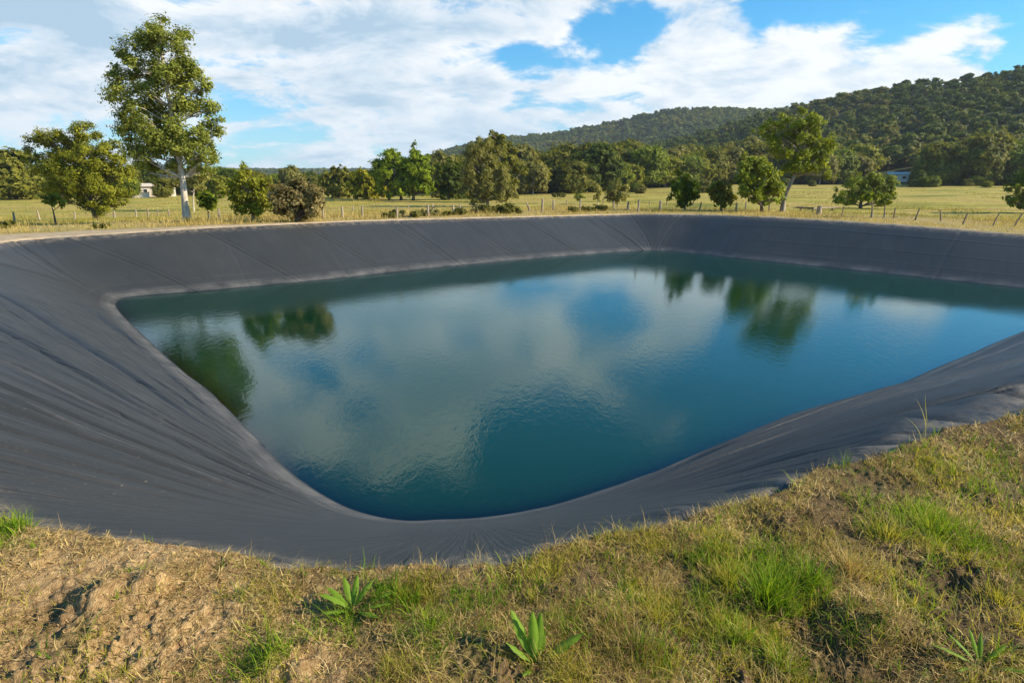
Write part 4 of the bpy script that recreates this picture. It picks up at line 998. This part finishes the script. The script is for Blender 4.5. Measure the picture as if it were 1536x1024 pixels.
# flattened straw litter
x, y, sd, d = near_points(1450000, lambda x, y, s: np.clip(.26 + 1.7 * fbm(x * 3.5, y * 3.5, 3), .03, 1) * (1 - .80 * bare(x, y)) * (.45 + .55 * sstep(0, .12, s)))
n = len(x); B = np.stack([x, y, ground_z(x, y) + .004], 1)
V, F = blades(B, np.where(rng.random(n) < .45, R(35) + rng.normal(size=n) * .5, rng.random(n) * 6.28), (.022 + .05 * rng.random(n) ** 1.5) * (.8 + .10 * d), (.0018 + .0028 * rng.random(n)) * (.7 + .22 * d), R(72) + rng.normal(size=n) * .22, rng.normal(size=n) * .8 + .3, rng.normal(size=n) * 1.2, 3)
tag(mesh_np('dead_grass', V, F, STRAW), 'flattened dead straw littering the bare soil in the foreground', 'dead grass', kind='stuff')
# short tufts of olive, half dry grass
def tufts(npts, per, dens, Lr, wr, lean0, mat, name, label, cat, curl=(.9, .6), seg=4):
    x, y, sd, d = near_points(npts, dens)
    n = len(x); k = per
    tx = np.repeat(x, k) + rng.normal(size=n * k) * .014; ty = np.repeat(y, k) + rng.normal(size=n * k) * .014; dd = np.repeat(d, k)
    hs = np.repeat(.55 + .9 * rng.random(n) ** 2, k)
    B = np.stack([tx, ty, ground_z(tx, ty) - .004], 1); m = n * k
    L = (Lr[0] + (Lr[1] - Lr[0]) * rng.random(m)) * hs
    V, F = blades(B, rng.random(m) * 6.28, L, (wr[0] + (wr[1] - wr[0]) * rng.random(m)) * (.75 + .16 * dd), np.abs(rng.normal(size=m)) * lean0 + .08, curl[0] + rng.normal(size=m) * curl[1], rng.normal(size=m) * .9, seg)
    return tag(mesh_np(name, V, F, mat), label, cat, kind='stuff')
gpatch = lambda x, y: field_of(GREEN, x, y)
right = lambda x, y: sstep(-1.1, -.1, x)
tufts(180000, 5, lambda x, y, s: np.clip((-.11 + 1.8 * fbm(x * 5, y * 5, 3) + .26 * right(x, y)) * (1 - .93 * bare(x, y)), .008, 1), (.025, .075), (.0016, .0034), .6, OLIVE, 'olive_grass', 'short half dry olive grass spread over the foreground soil', 'grass')
tufts(105000, 6, lambda x, y, s: np.clip(gpatch(x, y) ** 1.7 * (.38 + 1.8 * fbm(x * 6, y * 6, 3)), .004, 1), (.04, .12), (.0018, .0042), .5, GREENB, 'green_grass', 'fresh green grass growing in patches in the foreground', 'grass')
tufts(36000, 5, lambda x, y, s: np.clip(.12 + .7 * fbm(x * 5 + 3, y * 5, 3) + .2 * right(x, y), .01, 1) * (1 - .8 * bare(x, y)), (.05, .14), (.0010, .0020), .55, STRAW, 'straw_grass', 'thin upright straw coloured grass stems among the green', 'grass', (1.2, .9), 5)
tufts(15000, 4, lambda x, y, s: np.clip(.15 + 1.2 * fbm(x * 3 + 9, y * 3, 3), .0, 1) * sstep(-.9, .2, x) * sstep(.1, .4, s), (.08, .17), (.0013, .0026), .7, OLIVE, 'curly_grass', 'long curling olive grass stems over the right hand slope', 'grass', (2.2, 1.1), 6)
# individually visible clumps
def clump(name, label, u, v, nb, L, w, spread, lean, mat, cat, curl=1.0, part=None):
    p = at(u, v, .0); x0, y0 = p[0], p[1]; z0 = gz(x0, y0)
    q = np.minimum(np.abs(rng.normal(size=nb)), 1.45); az = rng.random(nb) * 6.28
    bx = np.cos(az) * q * spread; by = np.sin(az) * q * spread
    B = np.stack([bx, by, ground_z(x0 + bx, y0 + by) - z0 - .006], 1)
    V, F = blades(B, az + rng.normal(size=nb) * .5, .86 * L * (.4 + .6 * rng.random(nb)), w * (.6 + .7 * rng.random(nb)), lean * np.clip(q, .2, 2.2), curl + rng.normal(size=nb) * .4, rng.normal(size=nb) * .5, 6)
    o = mesh_np(name, V, F, mat); o.location = (x0, y0, z0); return tag(o, label, cat, 'clumps of grass in the foreground')
for u, v, nb, L, w, sp_, ln, mt, lb in [
    (1150, 905, 320, .24, .0042, .07, .32, GREENB, 'tall bright green grass clump in the right foreground'), (1095, 880, 220, .20, .0036, .06, .34, OLIVE, 'pale green arching clump left of the tall bright green one'), (1215, 885, 200, .20, .0034, .05, .3, GREENB, 'narrow green clump between bright green and straw clumps'),
    (1272, 868, 240, .21, .0028, .05, .26, STRAW, 'upright straw yellow clump on the right slope'), (955, 985, 260, .17, .0024, .08, .35, STRAW, 'fine straw coloured clump at the bottom, right of the broad leaf weed'), (985, 930, 220, .15, .0024, .08, .35, OLIVE, 'low yellow olive clump above the fine straw one'),
    (645, 945, 260, .13, .0038, .06, .42, GREENB, 'lush green clump beside the left rosette weed'), (605, 905, 150, .12, .0034, .05, .4, OLIVE, 'yellow green clump above the lush green clump'), (1395, 800, 420, .17, .0042, .11, .36, GREENB, 'wide dark green clump at the right near the slope crest'), (1460, 830, 300, .14, .004, .1, .4, GREENB, 'green clump near the right edge above the soil hole'),
    (1330, 812, 220, .14, .0036, .08, .36, OLIVE, 'olive clump left of the wide dark green clump'), (1105, 965, 200, .15, .0034, .06, .4, GREENB, 'green clump below the tall bright green grass'), (425, 845, 110, .12, .0034, .05, .32, GREENB, 'small green clump on the liner edge, left of centre'), (20, 800, 170, .12, .004, .08, .4, GREENB, 'green clump at the left end of the liner edge'),
    (1500, 910, 170, .13, .003, .07, .4, OLIVE, 'sparse olive clump right of the soil hole'), (130, 965, 60, .06, .003, .03, .45, OLIVE, 'tiny olive clump on the bare soil at lower left'), (1170, 998, 130, .12, .0038, .06, .5, GREENB, 'flat green clump on the bottom edge, lower right'), (395, 995, 90, .09, .0034, .06, .5, GREENB, 'small green clump on the bottom edge, lower left'), (800, 905, 120, .10, .003, .07, .4, OLIVE, 'low olive clump above the broad leaf weed')]:
    clump('grass_clump', lb, u, v, nb, L, w, sp_, ln, mt, 'grass')
# single long stems leaning over the liner's edge
for u, v, L, ln, az, lb in [(110, 792, .16, 1.0, .6, 'long dry stem bent over the liner at far left'), (235, 816, .10, .7, .4, 'short dry stem over the liner, left side'), (345, 832, .12, .9, .6, 'dry stem leaning over the liner edge left of centre'), (575, 848, .09, .5, 1.2, 'thin stem on the liner edge near its lowest point'), (653, 845, .11, .4, .7, 'thin curved stem on the liner edge, centre'),
                            (820, 815, .14, .5, 1.9, 'feathery straw stem on the edge, right of centre'), (1385, 662, .24, .25, 1.4, 'tall branching weed stem above the right liner edge'), (1010, 775, .14, .5, 1.6, 'straw stem leaning over puckered liner'), (1190, 718, .15, .4, 1.7, 'dry stem at the scalloped liner edge')]:
    p = at(u, v, 0); z0 = gz(p[0], p[1]); n = 7 if 'tall' in lb else 4
    B = np.zeros((n, 3)) + rng.normal(size=(n, 3)) * [.02, .02, 0]; B[:, 2] -= .01
    if 'tall' in lb: B[2:, 2] = np.linspace(.03, L * .55, n - 2); B[:, :2] *= .3
    V, F = blades(B, az + rng.normal(size=n) * .7, L * (.5 + .5 * rng.random(n)), np.full(n, .0045), ln + rng.normal(size=n) * .25, .5 + rng.normal(size=n) * .4, rng.normal(size=n) * .3, 6)
    o = mesh_np('grass_sprig', V, F, OLIVE if 'tall' in lb else STRAW); o.location = (p[0], p[1], z0); tag(o, lb, 'dry grass', 'stems along the liner edge')

# broad leaf weeds
WL = leaf_mat('weed_leaf', (.10, .18, .015), (.19, .31, .03), (.30, .40, .06), .4)
def weed(label, u, v, leaves):
    """leaves: (azimuth deg, length, width, lean deg, curl)"""
    p = at(u, v, 0); x0, y0 = p[0], p[1]; z0 = gz(x0, y0)
    root = empty('broadleaf_weed', (x0, y0, z0), label, 'weed')
    for az, L, w, ln, cu in leaves:
        L *= 1.28; w *= 1.2
        seg = 10; a = R(az); th = R(ln); q = np.array([0., 0, -.005]); V = []
        side = np.array([-math.sin(a), math.cos(a), 0])
        for k in range(seg + 1):
            t = k / seg
            ww = w * (.16 if t < .22 else max(.02, math.sin(math.pi * min(1, (t - .22) / .78) ** .85) ** .8 + .10 * (1 - t)))
            dvec = np.array([math.sin(th) * math.cos(a), math.sin(th) * math.sin(a), math.cos(th)]); nv = np.cross(side, dvec)
            wav = .10 * w * math.sin(k * 2.3 + az)
            V += [q - side * ww / 2 + nv * (ww * .18 + wav), q - side * ww * .22 + nv * ww * .06, q, q + side * ww * .22 + nv * ww * .06, q + side * ww / 2 + nv * (ww * .18 - wav)]
            q = q + dvec * L / seg; th += cu / seg
        F = [[5 * k + j, 5 * k + j + 1, 5 * k + j + 6, 5 * k + j + 5] for k in range(seg) for j in range(4)]
        mesh_np('leaf', np.array(V), np.array(F), WL, root, True)
    return root
weed('broad leaf weed with upright pointed leaves at bottom centre', 803, 1000, [(100, .16, .030, 12, .2), (135, .17, .034, 28, .3), (170, .11, .022, 40, .4), (75, .15, .032, 18, .25), (20, .17, .036, 52, .5), (-10, .10, .026, 60, .7), (200, .09, .034, 70, .6), (60, .10, .022, 30, .3), (240, .08, .02, 55, .5), (115, .09, .018, 20, .2)])
weed('low rosette weed with arching leaves left of the lush green clump', 530, 925, [(150, .13, .022, 45, .8), (175, .13, .024, 38, .9), (120, .12, .022, 35, .6), (90, .12, .022, 30, .6), (60, .12, .022, 40, .8), (20, .14, .024, 55, .7), (0, .13, .020, 60, .6), (-30, .11, .02, 62, .6), (200, .10, .02, 60, .7), (45, .10, .018, 25, .5)])
weed('small dark weed with thin leaves in the lower right corner', 1468, 1005, [(140, .11, .014, 35, .6), (165, .13, .015, 55, .5), (100, .11, .014, 20, .4), (60, .10, .013, 30, .5), (20, .12, .014, 50, .6), (-30, .12, .015, 60, .5), (200, .10, .013, 65, .5)])
# verge grass beyond the far rim, and rougher tufts across the paddock
n = 300000
a = R(-43) + rng.random(n) * R(86); r = np.exp(np.log(17) + rng.random(n) * np.log(75 / 17)); x = r * np.sin(a); y = r * np.cos(a)
sd, _ = rim_dist(x, y); cl = fbm(x * .5, y * .5, 3)
tw = np.interp(a, [-.85, -.62, -.5, -.38, 0, .3, .9], [3.0, 2.4, 1.4, .6, .38, .42, .6])
k = (sd > tw * 1.05) & (y - .15 * np.abs(x) > 12) & (rng.random(n) < np.clip(np.exp(-sd / 7) * (1.0 + 2.2 * cl) + .10 + .5 * np.maximum(cl, 0), 0, 1))
x, y, sd, r, cl = x[k], y[k], sd[k], r[k], cl[k]; n = len(x)
B = np.stack([x, y, ground_z(x, y, False) - .02], 1)
V, F = blades(B, rng.random(n) * 6.28, (.06 + .26 * rng.random(n) ** 2.2) * np.where(x > 4, .62, 1.0) * np.where(sd < 9, 1.0, .5) * (1 + np.maximum(cl, 0)), (.010 + .014 * rng.random(n)) * (r / 30), np.abs(rng.normal(size=n)) * .35 + .05, .6 + rng.normal(size=n) * .5, rng.normal(size=n) * .6, 3)
tag(mesh_np('verge_grass', V, F, FARG), 'long dry grass on the verge behind the far rim and over the paddock', 'grass', kind='stuff')
n = 260000
a = R(-43) + rng.random(n) * R(86); r = np.exp(np.log(34) + rng.random(n) * np.log(165 / 34)); x = r * np.sin(a); y = r * np.cos(a)
cl = fbm(x * .28, y * .14, 4) + .5 * fbm(x * 1.2, y * .8, 2); d0_ = np.interp(a, [-.8, -.3, -.1, .12, .35, .7], [112, 120, 112, 118, 160, 156])
k = (rng.random(n) < np.clip(-.02 + 1.6 * cl, 0, 1)) & (r < d0_) & (y > 20)
x, y, r, cl = x[k], y[k], r[k], cl[k]; n = len(x)
x = x + .3 * rng.normal(size=n); B = np.stack([x, y, ground_z(x, y, False) - .02], 1)
V, F = blades(B, rng.random(n) * 6.28, (.08 + .22 * rng.random(n) ** 2) * (.6 + 1.6 * np.clip(cl, 0, .5)), .012 * (r / 26), np.abs(rng.normal(size=n)) * .4, .6 + rng.normal(size=n) * .5, rng.normal(size=n) * .6, 3)
tag(mesh_np('paddock_grass', V, F, PADG), 'tussocky olive and golden grass scattered over the paddock', 'grass', kind='stuff')
# crumbs of soil
x, y, sd, d = near_points(60000, lambda x, y, s: np.clip(.25 + .9 * fbm(x * 2.5, y * 2.5, 3) + .3 * bare(x, y), .02, 1) * (1 - .75 * right(x, y)), 7)
n = len(x); oc = np.array([[1, 0, 0], [0, 1, 0], [-1, 0, 0], [0, -1, 0], [0, 0, 1], [0, 0, -1], [.7, .7, .1], [-.6, .7, -.1]], float)[:6]
of = np.array([[0, 1, 4], [1, 2, 4], [2, 3, 4], [3, 0, 4], [1, 0, 5], [2, 1, 5], [3, 2, 5], [0, 3, 5]])
sz = (.0018 + .005 * rng.random(n) ** 3) * (.7 + .2 * d)
rot_ = rng.normal(size=(n, 3, 3)); rot_, _r = np.linalg.qr(rot_)
V = (oc[None] * (1 + .5 * (rng.random((n, 6, 1)) - .5)) * sz[:, None, None] * np.array([2.0, 1, .6])) @ rot_ + np.stack([x, y, ground_z(x, y) + sz * .2], 1)[:, None]
F = (np.arange(n)[:, None, None] * 6 + of[None]).reshape(-1, 3)
CR = plain_mat('soil_crumb', (.20, .125, .055), (.50, .345, .165), .95, 14, .5)
tag(mesh_np('soil_crumbs', V.reshape(-1, 3), F, CR), 'crumbs and small clods of tan soil over the foreground', 'soil', kind='stuff')

# ------------------------------------------------------------------ air
mb = MB(); mb.box((0, 0, 80), (3800, 3800, 190))
hm_, hg, hout = newmat('air_haze')
vol = hg('ShaderNodeVolumePrincipled', {'Color': (.80, .90, 1.0, 1), 'Density': .00018, 'Anisotropy': .2})
hg.nt.links.new(vol.outputs[0], hout.inputs['Volume'])
hz_o = mb.build('haze', hm_); tag(hz_o, kind='stuff')
